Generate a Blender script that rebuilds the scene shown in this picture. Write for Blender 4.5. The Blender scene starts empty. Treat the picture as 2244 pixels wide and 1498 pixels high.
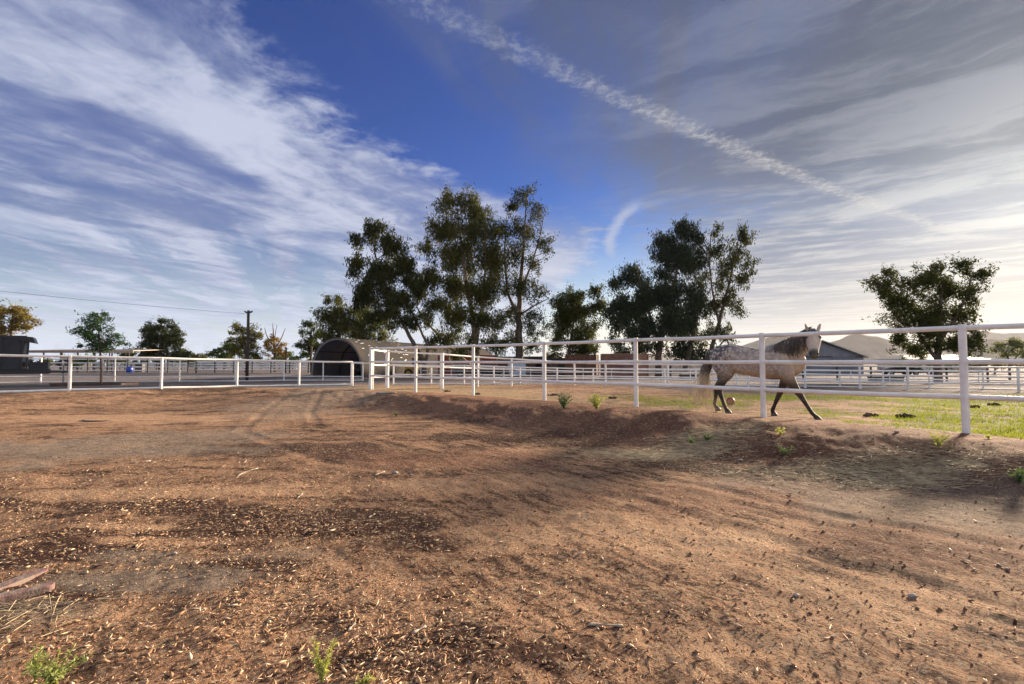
import bpy, math, random
import numpy as np
from mathutils import Vector, Matrix

# ------------------------------------------------------------------ camera, sky, sun, exposure
S = bpy.context.scene
COL = S.collection
FPX, EYE, PITCH = 1060.0, 1.55, math.radians(2.377)     # focal length in photo pixels, eye height, upward tilt
SUN_AZ, SUN_EL = math.radians(50.0), math.radians(13.5)

cam_d = bpy.data.cameras.new('camera'); cam = bpy.data.objects.new('camera', cam_d); COL.objects.link(cam)
cam_d.sensor_width = 36.0; cam_d.lens = 36.0 * FPX / 2244.0
cam_d.clip_start = 0.05; cam_d.clip_end = 30000
cam.location = (0, 0, EYE); cam.rotation_euler = (math.pi / 2 + PITCH, 0, 0)
S.camera = cam
S.view_settings.view_transform = 'Standard'; S.view_settings.look = 'None'
S.view_settings.exposure = 1.78; S.view_settings.gamma = 1.0; S.view_settings.use_curve_mapping = False

sun_d = bpy.data.lights.new('sun', 'SUN'); sun_d.energy = 5.0; sun_d.angle = math.radians(8.5)
sun_d.color = (1.0, 0.80, 0.58)
sun = bpy.data.objects.new('sun', sun_d); COL.objects.link(sun)
SUN = Vector((math.sin(SUN_AZ) * math.cos(SUN_EL), math.cos(SUN_AZ) * math.cos(SUN_EL), math.sin(SUN_EL)))
sun.rotation_euler = SUN.to_track_quat('Z', 'Y').to_euler()
sun.location = SUN * 300


class NT:
    """small helper to write node graphs as expressions"""
    def __init__(s, tree):
        s.t = tree; s.n = tree.nodes; s.l = tree.links
    def new(s, kind, **kw):
        n = s.n.new(kind)
        for k, v in kw.items(): setattr(n, k, v)
        return n
    def put(s, sock, v):
        if v is None: return
        if hasattr(v, 'is_linked') or hasattr(v, 'links'): s.l.new(v, sock)
        else:
            if isinstance(v, (tuple, list)) and sock.type == 'RGBA' and len(v) == 3: v = (*v, 1)
            sock.default_value = v
    def m(s, op, a, b=None, c=None, clamp=False):
        n = s.new('ShaderNodeMath', operation=op, use_clamp=clamp)
        s.put(n.inputs[0], a); s.put(n.inputs[1], b)
        if c is not None: s.put(n.inputs[2], c)
        return n.outputs[0]
    def add(s, a, b): return s.m('ADD', a, b)
    def sub(s, a, b): return s.m('SUBTRACT', a, b)
    def mul(s, a, b): return s.m('MULTIPLY', a, b)
    def ss(s, x, a, b):                                    # smoothstep
        n = s.new('ShaderNodeMapRange', interpolation_type='SMOOTHSTEP')
        s.put(n.inputs['Value'], x); s.put(n.inputs['From Min'], a); s.put(n.inputs['From Max'], b)
        return n.outputs[0]
    def xyz(s, x, y, z):
        n = s.new('ShaderNodeCombineXYZ'); s.put(n.inputs[0], x); s.put(n.inputs[1], y); s.put(n.inputs[2], z)
        return n.outputs[0]
    def sep(s, v):
        n = s.new('ShaderNodeSeparateXYZ'); s.put(n.inputs[0], v); return n.outputs
    def noise(s, vec, scale, detail=4, rough=.55, dist=0, color=False):
        n = s.new('ShaderNodeTexNoise')
        s.put(n.inputs['Vector'], vec); s.put(n.inputs['Scale'], scale); s.put(n.inputs['Detail'], detail)
        s.put(n.inputs['Roughness'], rough); s.put(n.inputs['Distortion'], dist)
        return n.outputs['Color' if color else 'Fac']
    def voro(s, vec, scale, feature='F1', out='Distance', rnd=1.0):
        n = s.new('ShaderNodeTexVoronoi', feature=feature)
        s.put(n.inputs['Vector'], vec); s.put(n.inputs['Scale'], scale); s.put(n.inputs['Randomness'], rnd)
        return n.outputs[out]
    def mix(s, f, a, b, blend='MIX'):
        n = s.new('ShaderNodeMix', data_type='RGBA', blend_type=blend)
        s.put(n.inputs[0], f); s.put(n.inputs[6], a); s.put(n.inputs[7], b)
        return n.outputs[2]
    def vscale(s, v, sc):
        n = s.new('ShaderNodeVectorMath', operation='MULTIPLY'); s.put(n.inputs[0], v); s.put(n.inputs[1], sc); return n.outputs[0]
    def vadd(s, v, w):
        n = s.new('ShaderNodeVectorMath', operation='ADD'); s.put(n.inputs[0], v); s.put(n.inputs[1], w); return n.outputs[0]


def build_world():
    w = bpy.data.worlds.new('World'); S.world = w; w.use_nodes = True
    t = w.node_tree; t.nodes.clear(); g = NT(t)
    out = g.new('ShaderNodeOutputWorld'); bg = g.new('ShaderNodeBackground'); bg.inputs[1].default_value = 0.064
    t.links.new(bg.outputs[0], out.inputs[0])
    sky = g.new('ShaderNodeTexSky', sky_type='NISHITA'); sky.sun_disc = False
    sky.sun_elevation = SUN_EL; sky.sun_rotation = SUN_AZ
    sky.altitude = 350; sky.air_density = 1.0; sky.dust_density = 1.2; sky.ozone_density = 2.0
    hs = g.new('ShaderNodeHueSaturation'); hs.inputs['Saturation'].default_value = 1.25; hs.inputs['Value'].default_value = 0.55
    t.links.new(sky.outputs[0], hs.inputs['Color'])
    tc = g.new('ShaderNodeTexCoord')
    d = g.sep(tc.outputs['Generated']); dx, dy, dz = d[0], d[1], d[2]
    zc = g.m('MAXIMUM', dz, 0.03)
    u = g.m('DIVIDE', dx, zc); v = g.m('DIVIDE', dy, zc)       # cloud-sheet coordinates overhead
    sd = g.add(g.add(g.mul(dx, SUN.x), g.mul(dy, SUN.y)), g.mul(dz, SUN.z))
    sd = g.m('MAXIMUM', sd, 0.0)
    # streaky noises: fibres run roughly along v
    wob = g.noise(g.xyz(u, v, 0.0), 1.1, 5, .6)
    wob2 = g.noise(g.xyz(u, v, 7.0), 4.0, 5, .6)
    us = g.add(g.sub(u, g.mul(v, .22)), g.mul(wob, .55))
    st1 = g.noise(g.xyz(g.mul(us, 1.0), g.mul(v, .50), 3.0), 1.45, 9, .53, .8)
    st2 = g.noise(g.xyz(g.mul(us, 4.2), g.mul(v, .9), 11.0), 1.7, 6, .55, .5)
    fine = g.noise(g.xyz(u, v, 21.0), 5.5, 8, .66, .5)
    # A: bank on the left, ragged right-hand edge
    ve = g.m('POWER', g.m('MAXIMUM', g.sub(v, 1.8), 0.0), 1.4)
    edge = g.m('MINIMUM', g.add(-.74, g.mul(ve, .66)), .75)
    ea = g.add(g.sub(edge, u), g.mul(g.sub(wob2, .5), .75))
    ea = g.add(ea, g.mul(g.sub(fine, .5), .55))
    mA = g.ss(ea, -.06, .32)
    far = g.ss(v, 2.2, 4.6)                                     # bands with blue between them, low on the left
    leftish = g.ss(u, -1.1, -2.3)
    us3 = g.add(g.sub(g.mul(u, 1.0), g.mul(v, -.42)), g.mul(wob, .5))
    band = g.noise(g.xyz(g.mul(us3, 1.0), g.mul(v, .10), 31.0), 1.55, 6, .55, .2)
    band = g.ss(g.add(band, g.mul(g.sub(st2, .5), .18)), .42, .56)
    soft = g.ss(g.add(g.mul(st1, .86), g.add(g.mul(st2, .14), g.mul(g.sub(fine, .5), .14))), .24, .56)
    gap = g.mul(far, leftish)
    dens = g.add(g.mul(soft, g.sub(1.0, gap)), g.mul(band, gap))
    aA = g.mul(mA, g.add(.26, g.mul(dens, .70)))
    # B: grey veil right of the blue gap, fibres fanning out
    eb = g.sub(u, g.add(-.16, g.mul(g.sub(v, 1.34), .44)))
    eb = g.add(eb, g.mul(g.sub(st2, .5), .75))
    mB = g.ss(eb, -.42, .62)
    lower = g.ss(v, 2.4, 3.6)
    aB = g.mul(mB, g.sub(.92, g.mul(g.mul(lower, g.ss(u, 2.2, .6)), g.mul(g.ss(fine, .75, .35), .75))))
    fan = g.noise(g.xyz(g.mul(g.sub(u, g.mul(v, .30)), 3.4), g.mul(v, .22), 71.0), 1.7, 5, .55, .3)
    aB = g.mul(aB, g.sub(1.0, g.mul(g.ss(u, 1.3, .3), g.mul(g.ss(fan, .72, .28), .30))))
    # wisp and small trail
    wc = g.add(.76, g.mul(g.m('POWER', g.m('ABSOLUTE', g.sub(v, 3.4)), 2.0), .15))
    wd = g.m('ABSOLUTE', g.add(g.sub(u, wc), g.mul(g.sub(fine, .5), .10)))
    aW = g.mul(g.mul(g.ss(wd, .075, .0), g.mul(g.ss(v, 2.85, 3.2), g.ss(v, 4.9, 4.1))), .6)
    # puff low between the tree groups
    pu = g.sub(u, .35); pv = g.mul(g.sub(v, 4.9), .45)
    pr = g.m('SQRT', g.add(g.mul(pu, pu), g.mul(pv, pv)))
    aP = g.mul(g.ss(g.add(pr, g.mul(g.sub(fine, .5), 1.1)), .55, .15), .7)
    # contrail: a straight line on the sheet
    cl = g.add(g.mul(g.add(u, .255), -.537), g.mul(g.sub(v, 1.337), .843))
    cl = g.add(cl, g.mul(g.mul(u, g.sub(u, 3.6)), .020))
    cl = g.add(cl, g.mul(g.sub(fine, .5), .085))
    along = g.add(g.mul(u, .843), g.mul(v, .537))
    lump = g.noise(g.xyz(u, v, 41.0), 24.0, 5, .72)
    cwn = g.noise(g.xyz(u, v, 61.0), 2.2, 3, .6)
    cw = g.mul(g.add(.010, g.mul(lump, .085)), g.add(.5, g.mul(cwn, 1.2)))
    aC = g.mul(g.ss(g.m('DIVIDE', g.m('ABSOLUTE', cl), cw), 1.25, .25), g.mul(g.ss(u, -.5, -.2), g.ss(u, 4.1, 3.3)))
    aC = g.mul(aC, g.add(.10, g.mul(g.ss(lump, .40, .68), .48)))
    # colours (world strength 0.1, so ten times what is seen before exposure)
    lit = g.ss(g.add(g.mul(st1, .62), g.add(g.mul(fine, .26), g.mul(st2, .12))), .38, .62)
    cA = g.mix(lit, (1.05, 1.3, 2.2), (2.6, 2.85, 3.6))
    rt = g.ss(u, .2, 2.6)
    usr = g.add(g.mul(u, .6), g.mul(v, 1.0))
    rn = g.noise(g.xyz(g.mul(g.add(usr, g.mul(wob, .6)), 1.0), g.mul(g.sub(u, g.mul(v, .6)), .33), 51.0), 2.3, 8, .62, .5)
    rlit = g.ss(g.add(rn, g.mul(g.sub(fine, .5), .20)), .42, .62)
    cB = g.mix(rlit, (.08, .13, .24), (.95, 1.0, 1.12))
    cB = g.mix(g.ss(v, 1.7, 3.4), cB, g.mix(rlit, (.75, .95, 1.45), (2.2, 2.25, 2.35)))
    cB = g.mix(g.mul(g.sub(1.0, rt), .6), cB, (.62, .74, 1.08))
    cB = g.mix(g.ss(v, 1.1, -.4), cB, g.mix(lit, (2.8, 2.9, 3.2), (4.0, 4.1, 4.2)))     # front-lit cloud behind the camera, unseen, brightened to fill camera-facing sides
    blue = hs.outputs['Color']
    blue = g.mix(g.ss(dz, .36, .02), g.mix(1.0, blue, (.10, .42, 1.02), 'MULTIPLY'), blue)
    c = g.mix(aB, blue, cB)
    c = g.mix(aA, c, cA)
    c = g.mix(aP, c, (2.5, 2.7, 3.3))
    c = g.mix(aW, c, (2.3, 2.5, 3.1))
    c = g.mix(aC, c, g.mix(g.ss(sd, .6, .98), (1.35, 1.55, 2.15), (3.2, 3.1, 2.9)))
    # milky air towards the horizon and the glow round the veiled sun
    hz = g.m('POWER', g.m('SUBTRACT', 1.0, g.ss(dz, 0.0, .30)), 2.2)
    c = g.mix(g.mul(hz, .72), c, g.mix(g.m('POWER', sd, 3.0), (2.5, 3.2, 4.3), (3.7, 3.6, 3.4)))
    glow = g.add(g.mul(g.m('POWER', sd, 12.0), .22), g.mul(g.m('POWER', sd, 60.0), 1.5))
    gl = g.mix(1.0, (1.0, .92, .74), g.xyz(glow, glow, glow), 'MULTIPLY')
    c = g.mix(1.0, c, gl, 'ADD')
    t.links.new(c, bg.inputs[0])
build_world()

# ------------------------------------------------------------------ numeric helpers
rng = np.random.default_rng(7)
random.seed(7)


def _hash(ix, iy, seed):
    h = (ix.astype(np.int64) * 374761393 + iy.astype(np.int64) * 668265263 + seed * 982451653) & 0xffffffff
    h = ((h ^ (h >> 13)) * 1274126177) & 0xffffffff
    return ((h ^ (h >> 16)) & 0xffff) / 65535.0


def vnoise(x, y, seed=0):
    x = np.asarray(x, float); y = np.asarray(y, float)
    ix = np.floor(x); iy = np.floor(y); fx = x - ix; fy = y - iy
    fx = fx * fx * (3 - 2 * fx); fy = fy * fy * (3 - 2 * fy)
    a = _hash(ix, iy, seed); b = _hash(ix + 1, iy, seed); c = _hash(ix, iy + 1, seed); d = _hash(ix + 1, iy + 1, seed)
    return (a * (1 - fx) + b * fx) * (1 - fy) + (c * (1 - fx) + d * fx) * fy - .5


def fbm(x, y, seed=0, octs=4):
    r = 0; a = 1.0
    for o in range(octs):
        r = r + a * vnoise(x * 2 ** o + 13.7 * o, y * 2 ** o - 7.3 * o, seed + o); a *= .5
    return r


def sstep(a, b, x):
    t = np.clip((np.asarray(x, float) - a) / (b - a), 0, 1); return t * t * (3 - 2 * t)


def seg_dist(x, y, pts):
    """signed distance to an open polyline, positive on its left-hand side"""
    x = np.asarray(x, float); y = np.asarray(y, float)
    best = np.full(x.shape, 1e9); sgn = np.ones(x.shape); par = np.zeros(x.shape)
    for i in range(len(pts) - 1):
        ax, ay = pts[i]; bx, by = pts[i + 1]; ex, ey = bx - ax, by - ay; L2 = ex * ex + ey * ey
        t = np.clip(((x - ax) * ex + (y - ay) * ey) / L2, 0, 1)
        dx = x - (ax + t * ex); dy = y - (ay + t * ey); d = np.hypot(dx, dy)
        cr = ex * (y - ay) - ey * (x - ax)
        m = d < best
        best = np.where(m, d, best); sgn = np.where(m, np.where(cr >= 0, 1, -1), sgn); par = np.where(m, i + t, par)
    return best * sgn, par


CREST = [(-90, 9), (-30, 15), (-17, 17.8), (-12, 20.6), (-7.2, 19.3), (-5.5, 18.6), (-3.7, 17.1), (-1.5, 15.5), (.55, 13.4),
         (2.6, 11.3), (4.65, 9.35), (6.6, 7.1), (9.2, 4.4), (20, -8), (60, -50)]
RUTS = [[(-.5, 6.6), (1.45, 5.5), (2.62, 3.76), (3.3, 3.0), (4.4, 1.5)], [(.3, 7.3), (2.2, 6.15), (3.3, 4.9), (4.3, 3.9), (6.2, 2.0)],
        [(-7.4, 19.0), (-6.3, 15.2), (-4.6, 11.5), (-1.5, 8.4), (.9, 7.2)], [(-8.4, 18.6), (-7.6, 14.8), (-6.0, 10.8), (-3.0, 7.6), (-.4, 6.3)],
        [(.9, 4.9), (-.8, 4.6), (-2.4, 4.0), (-4.2, 3.0)]]


def crest_s(x, y):
    return seg_dist(x, y, CREST)[0]


def height_base(x, y, s=None):
    x = np.asarray(x, float); y = np.asarray(y, float)
    if s is None: s = crest_s(x, y)
    w = 2.4 + 3.6 * sstep(-4.5, -9, x)
    z = .46 * sstep(-1, 0, s / w)
    r = np.hypot(x, y)
    z = z - .08 * sstep(.4, 1.7, s)
    z = z - .56 * sstep(28, 50, np.where(s > 0, r, 0))
    return z


def height(x, y):
    x = np.asarray(x, float); y = np.asarray(y, float)
    s = crest_s(x, y); z = height_base(x, y, s)
    near = np.exp(-np.hypot(x, y) / 14.0)
    z = z + .05 * fbm(x * .45, y * .45, 3, 3) * sstep(60, 5, np.hypot(x, y))
    z = z + near * (.045 * fbm(x * 1.7, y * 1.7, 11, 4) + .016 * fbm(x * 9, y * 9, 23, 3))
    slope = sstep(-2.6, -1.2, s) * sstep(.2, -.5, s)
    z = z + slope * .06 * fbm(x * 2.3, y * 2.3, 31, 4)
    for k, r in enumerate(RUTS):
        d = np.abs(seg_dist(x, y, r)[0]) + .05 * fbm(x * 2, y * 2, 40 + k, 2)
        z = z - .012 * np.exp(-(d / .11) ** 2) + .007 * np.exp(-((d - .20) / .08) ** 2)
    return z


def hz(x, y): return float(height(np.array([x]), np.array([y]))[0])

CP, SP = math.cos(PITCH), math.sin(PITCH)


def ray(px, py):
    a = (px - 1122.0) / FPX; b = (749.0 - py) / FPX
    return Vector((a, CP - b * SP, SP + b * CP))


def at(px, py, Y):
    r = ray(px, py); k = Y / r.y
    return Vector((r.x * k, Y, EYE + r.z * k))


def hit(px, py):
    """point where a pixel's line of sight meets the ground"""
    r = ray(px, py); k = np.concatenate([np.arange(1, 60, .02), np.arange(60, 600, .25)])
    X = r.x * k; Y = r.y * k; Z = EYE + r.z * k
    below = np.nonzero(Z < height(X, Y))[0]
    i = below[0] if len(below) else len(k) - 1
    return Vector((X[i], Y[i], height(X[i:i + 1], Y[i:i + 1])[0]))


# ------------------------------------------------------------------ object helpers
def tag(o, label=None, cat=None, group=None, kind=None):
    if label: o['label'] = label
    if cat: o['category'] = cat
    if group: o['group'] = group
    if kind: o['kind'] = kind
    return o


def thing(name, label, cat, loc=(0, 0, 0), rz=0, group=None):
    o = bpy.data.objects.new(name, None); COL.objects.link(o)
    o.empty_display_size = .2; o.location = loc; o.rotation_euler = (0, 0, rz)
    return tag(o, label, cat, group)


def np_mesh(name, V, F, mat, parent=None, smooth=False):
    """V (n,3), F (m,3 or 4) arrays to a mesh object"""
    V = np.asarray(V, np.float32); F = np.asarray(F, np.int32)
    me = bpy.data.meshes.new(name); n, k = F.shape
    me.vertices.add(len(V)); me.vertices.foreach_set('co', V.ravel())
    me.loops.add(n * k); me.loops.foreach_set('vertex_index', F.ravel())
    me.polygons.add(n); me.polygons.foreach_set('loop_start', np.arange(0, n * k, k, dtype=np.int32))
    me.polygons.foreach_set('loop_total', np.full(n, k, np.int32))
    if smooth: me.polygons.foreach_set('use_smooth', np.ones(n, bool))
    me.update(); me.validate()
    if mat: me.materials.append(mat)
    o = bpy.data.objects.new(name, me); COL.objects.link(o)
    if parent: o.parent = parent
    return o


class MB:
    def __init__(s): s.v = []; s.f = []
    def add(s, V, F):
        b = len(s.v); s.v += [tuple(p) for p in V]; s.f += [tuple(i + b for i in q) for q in F]; return s
    def box(s, x0, x1, y0, y1, z0, z1, M=None):
        V = [Vector((x, y, z)) for z in (z0, z1) for y in (y0, y1) for x in (x0, x1)]
        if M: V = [M @ p for p in V]
        return s.add(V, [(0, 2, 3, 1), (4, 5, 7, 6), (0, 1, 5, 4), (2, 6, 7, 3), (0, 4, 6, 2), (1, 3, 7, 5)])
    def tube(s, pts, r, n=8, cap=True, flat=1.0):
        pts = [Vector(p) for p in pts]
        R = r if isinstance(r, (list, tuple)) else [r] * len(pts)
        V = []; F = []; ref = None
        for i, p in enumerate(pts):
            a = pts[max(i - 1, 0)]; b = pts[min(i + 1, len(pts) - 1)]; t = (b - a)
            t = t.normalized() if t.length > 1e-9 else Vector((0, 0, 1))
            if ref is None: ref = Vector((1, 0, 0)) if abs(t.x) < .8 else Vector((0, 1, 0))
            x = (ref - t * ref.dot(t)).normalized(); y = t.cross(x); ref = x
            for k in range(n):
                an = 2 * math.pi * k / n
                V.append(p + (x * math.cos(an) + y * math.sin(an) * flat) * R[i])
        for i in range(len(pts) - 1):
            for k in range(n):
                k2 = (k + 1) % n
                F.append((i * n + k, i * n + k2, (i + 1) * n + k2, (i + 1) * n + k))
        if cap:
            F.append(tuple(reversed(range(n)))); F.append(tuple(range((len(pts) - 1) * n, len(pts) * n)))
        return s.add(V, F)
    def disc_wheel(s, c, axis, R, w, n=20, hole=0.0):
        """a lathe about axis through c: tyre-like ring profile"""
        c = Vector(c); ax = Vector(axis).normalized(); e = Vector((0, 0, 1)) if abs(ax.z) < .8 else Vector((1, 0, 0))
        x = ax.cross(e).normalized(); y = ax.cross(x)
        prof = [(hole, -w * .35), (R * .72, -w * .5), (R * .93, -w * .5), (R, -w * .32), (R, w * .32), (R * .93, w * .5), (R * .72, w * .5), (hole, w * .35)]
        V = []; F = []; m = len(prof)
        for k in range(n):
            a = 2 * math.pi * k / n; dvec = x * math.cos(a) + y * math.sin(a)
            for (rr, hh) in prof: V.append(c + dvec * max(rr, .004) + ax * hh)
        for k in range(n):
            k2 = (k + 1) % n
            for j in range(m - 1): F.append((k * m + j, k2 * m + j, k2 * m + j + 1, k * m + j + 1))
        return s.add(V, F)
    def build(s, name, mat, parent=None, smooth=False, bevel=0):
        me = bpy.data.meshes.new(name); me.from_pydata([tuple(p) for p in s.v], [], s.f); me.update()
        if mat: me.materials.append(mat)
        if smooth: me.polygons.foreach_set('use_smooth', np.ones(len(me.polygons), bool))
        o = bpy.data.objects.new(name, me); COL.objects.link(o)
        if parent: o.parent = parent
        if bevel:
            b = o.modifiers.new('bevel', 'BEVEL'); b.width = bevel; b.segments = 2; b.limit_method = 'ANGLE'
        return o


# ------------------------------------------------------------------ materials
def mat_base(name):
    m = bpy.data.materials.new(name); m.use_nodes = True; t = m.node_tree
    b = t.nodes['Principled BSDF']; return m, NT(t), b


def mat(name, col, rough=.6, var=.25, scale=4, metal=0, bump=.15, bscale=30, col2=None, spec=None):
    m, g, b = mat_base(name)
    co = g.new('ShaderNodeTexCoord').outputs['Object']
    n = g.noise(co, scale, 5, .6)
    c2 = col2 or tuple(max(0, c * (1 - var * 1.6)) for c in col)
    f = g.ss(n, .36, .68)
    g.put(b.inputs['Base Color'], g.mix(f, tuple(col), tuple(c2)))
    b.inputs['Roughness'].default_value = rough; b.inputs['Metallic'].default_value = metal
    if spec is not None: b.inputs['Specular IOR Level'].default_value = spec
    if bump:
        bn = g.new('ShaderNodeBump'); bn.inputs['Strength'].default_value = bump; bn.inputs['Distance'].default_value = .02
        g.put(bn.inputs['Height'], g.noise(co, bscale, 4, .6)); g.l.new(bn.outputs[0], b.inputs['Normal'])
    return m


def mat_leaf(name, col, col2, trans=.35):
    m, g, b = mat_base(name)
    at_ = g.new('ShaderNodeAttribute', attribute_name='rnd')
    n = g.noise(g.new('ShaderNodeTexCoord').outputs['Object'], .45, 3, .6)
    f = g.add(g.mul(at_.outputs['Fac'], .55), g.mul(g.ss(n, .35, .65), .45))
    c = g.mix(f, tuple(col), tuple(col2))
    g.put(b.inputs['Base Color'], c); b.inputs['Roughness'].default_value = .7; b.inputs['Specular IOR Level'].default_value = .12
    tr = g.new('ShaderNodeBsdfTranslucent'); g.put(tr.inputs[0], g.mix(1.0, c, (1.3, 1.25, .55), 'MULTIPLY'))
    mx = g.new('ShaderNodeMixShader'); mx.inputs[0].default_value = trans
    g.l.new(b.outputs[0], mx.inputs[1]); g.l.new(tr.outputs[0], mx.inputs[2])
    g.l.new(mx.outputs[0], g.n['Material Output'].inputs[0])
    return m

WHITE = mat('white_paint', (.88, .87, .86), .42, .09, 3.0, bump=.10, bscale=14, col2=(.70, .68, .66))
def white_pipe():
    m, g, b = mat_base('white_paint')
    co = g.new('ShaderNodeTexCoord').outputs['Object']
    c = g.mix(g.ss(g.noise(co, 3, 5, .6), .36, .68), (.88, .87, .86), (.74, .72, .70))
    chip = g.ss(g.noise(co, 23, 4, .7), .69, .73)
    c = g.mix(g.mul(chip, .8), c, (.24, .11, .06))
    c = g.mix(g.mul(g.ss(g.noise(g.vscale(co, (1, 1, .25)), 7, 5, .7), .56, .74), .45), c, (.50, .40, .32))
    g.put(b.inputs['Base Color'], c); b.inputs['Roughness'].default_value = .42
    bn = g.new('ShaderNodeBump'); bn.inputs['Strength'].default_value = .15; bn.inputs['Distance'].default_value = .01
    g.put(bn.inputs['Height'], g.noise(co, 14, 4, .6)); g.l.new(bn.outputs[0], b.inputs['Normal'])
    return m
WHITE = white_pipe()
WHITE_FAR = mat('white_pipe', (.80, .80, .81), .5, .12, 2.0, bump=0)
DARKPOST = mat('dark_post', (.045, .038, .035), .7, .3, 3, bump=0)
BLACKP = mat('black_paint', (.012, .014, .022), .38, .3, 2, bump=.05)
RUBBER = mat('rubber', (.015, .015, .016), .8, .2, 8)
STEEL = mat('steel', (.32, .33, .35), .4, .2, 5, metal=.7)
RUST = mat('rust', (.20, .085, .05), .8, .4, 1.4, col2=(.10, .05, .035))
REDPAINT = mat('red_container_paint', (.42, .075, .05), .55, .3, .8, col2=(.27, .06, .045))
RUSTPAINT = mat('weathered_container_paint', (.24, .10, .065), .65, .35, 1.0, col2=(.33, .20, .14))
BARK = mat('bark', (.13, .095, .075), .9, .5, 3, bump=.5, bscale=12, col2=(.055, .04, .032))
PALEBARK = mat('pale_bark', (.30, .23, .17), .85, .4, 2.5, bump=.4, bscale=10, col2=(.12, .08, .06))
POLEWOOD = mat('pole_wood', (.07, .05, .04), .85, .3, 4, bump=.4, bscale=20)
GREYMETAL = mat('grey_sheet_metal', (.20, .22, .27), .5, .15, .8)
ROOFGREY = mat('roof_metal', (.26, .25, .27), .5, .2, .6)
TAN = mat('tan_roof', (.34, .27, .22), .6, .2, .7)
YELLOW = mat('yellow_paint', (.55, .30, .03), .5, .3, 2)
GLASS = mat('dark_glass', (.02, .025, .03), .08, .1, 3, bump=0)
LIGHTBLUE = mat('pale_blue_paint', (.42, .52, .66), .5, .12, 2)
BLUE = mat('blue_plastic', (.02, .07, .42), .4, .15, 4)
CREAM = mat('cream_boards', (.55, .47, .40), .7, .2, 2)
BROWNWALL = mat('brown_block_wall', (.15, .10, .085), .85, .3, 1.5)
REDWOOD = mat('worn_red_paint', (.19, .095, .09), .85, .5, 9, bump=.5, bscale=25, col2=(.21, .16, .13))
REDBALL = mat('red_ball_rubber', (.20, .016, .014), .5, .3, 9)
MANURE = mat('manure', (.065, .050, .034), .95, .4, 20, bump=.8, bscale=40)
STONE = mat('stone', (.42, .36, .32), .85, .3, 12, bump=.5, bscale=40)
STICK = mat('dry_stick', (.52, .44, .35), .8, .4, 18, bump=.3, bscale=60)
HILL = mat('desert_mountain', (.085, .070, .075), .95, .4, .004, bump=0)
WEED = mat_leaf('weed_leaf', (.22, .27, .085), (.42, .44, .19), .3)
PALEWEED = mat_leaf('pale_weed_leaf', (.34, .38, .11), (.55, .55, .26), .35)
DUSKWEED = mat_leaf('dull_weed_leaf', (.08, .13, .07), (.16, .24, .12), .3)
def tarp():
    m, g, b = mat_base('barn_tarp'); co = g.new('ShaderNodeTexCoord').outputs['Object']
    c = g.mix(g.ss(g.noise(co, .35, 5, .6), .38, .66), (.082, .080, .083), (.115, .100, .088))
    c = g.mix(g.mul(g.ss(g.noise(g.vscale(co, (1, 1, .2)), 1.6, 6, .65), .5, .75), .5), c, (.045, .040, .038))
    g.put(b.inputs['Base Color'], c); b.inputs['Roughness'].default_value = 1.0; b.inputs['Specular IOR Level'].default_value = .04
    tr = g.new('ShaderNodeBsdfTranslucent'); g.put(tr.inputs[0], g.mix(1.0, c, (4.0, 3.9, 4.0), 'MULTIPLY'))
    mx = g.new('ShaderNodeMixShader'); mx.inputs[0].default_value = .4
    g.l.new(b.outputs[0], mx.inputs[1]); g.l.new(tr.outputs[0], mx.inputs[2]); g.l.new(mx.outputs[0], g.n['Material Output'].inputs[0])
    return m
TARP = tarp()
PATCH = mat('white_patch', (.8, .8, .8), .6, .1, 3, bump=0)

# ------------------------------------------------------------------ ground: one sheet out to the horizon
def pxg(px, py, z=0.0):
    d = (EYE - z) * FPX / (py - 793.0); return ((px - 1122) / FPX * d, d)


def blob(x, y, cx, cy, rx, ry, seed, rough=.5):
    d = np.hypot((x - cx) / rx, (y - cy) / ry) + rough * fbm(x * 1.4, y * 1.4, seed, 4)
    return sstep(1.15, .55, d)


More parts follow.
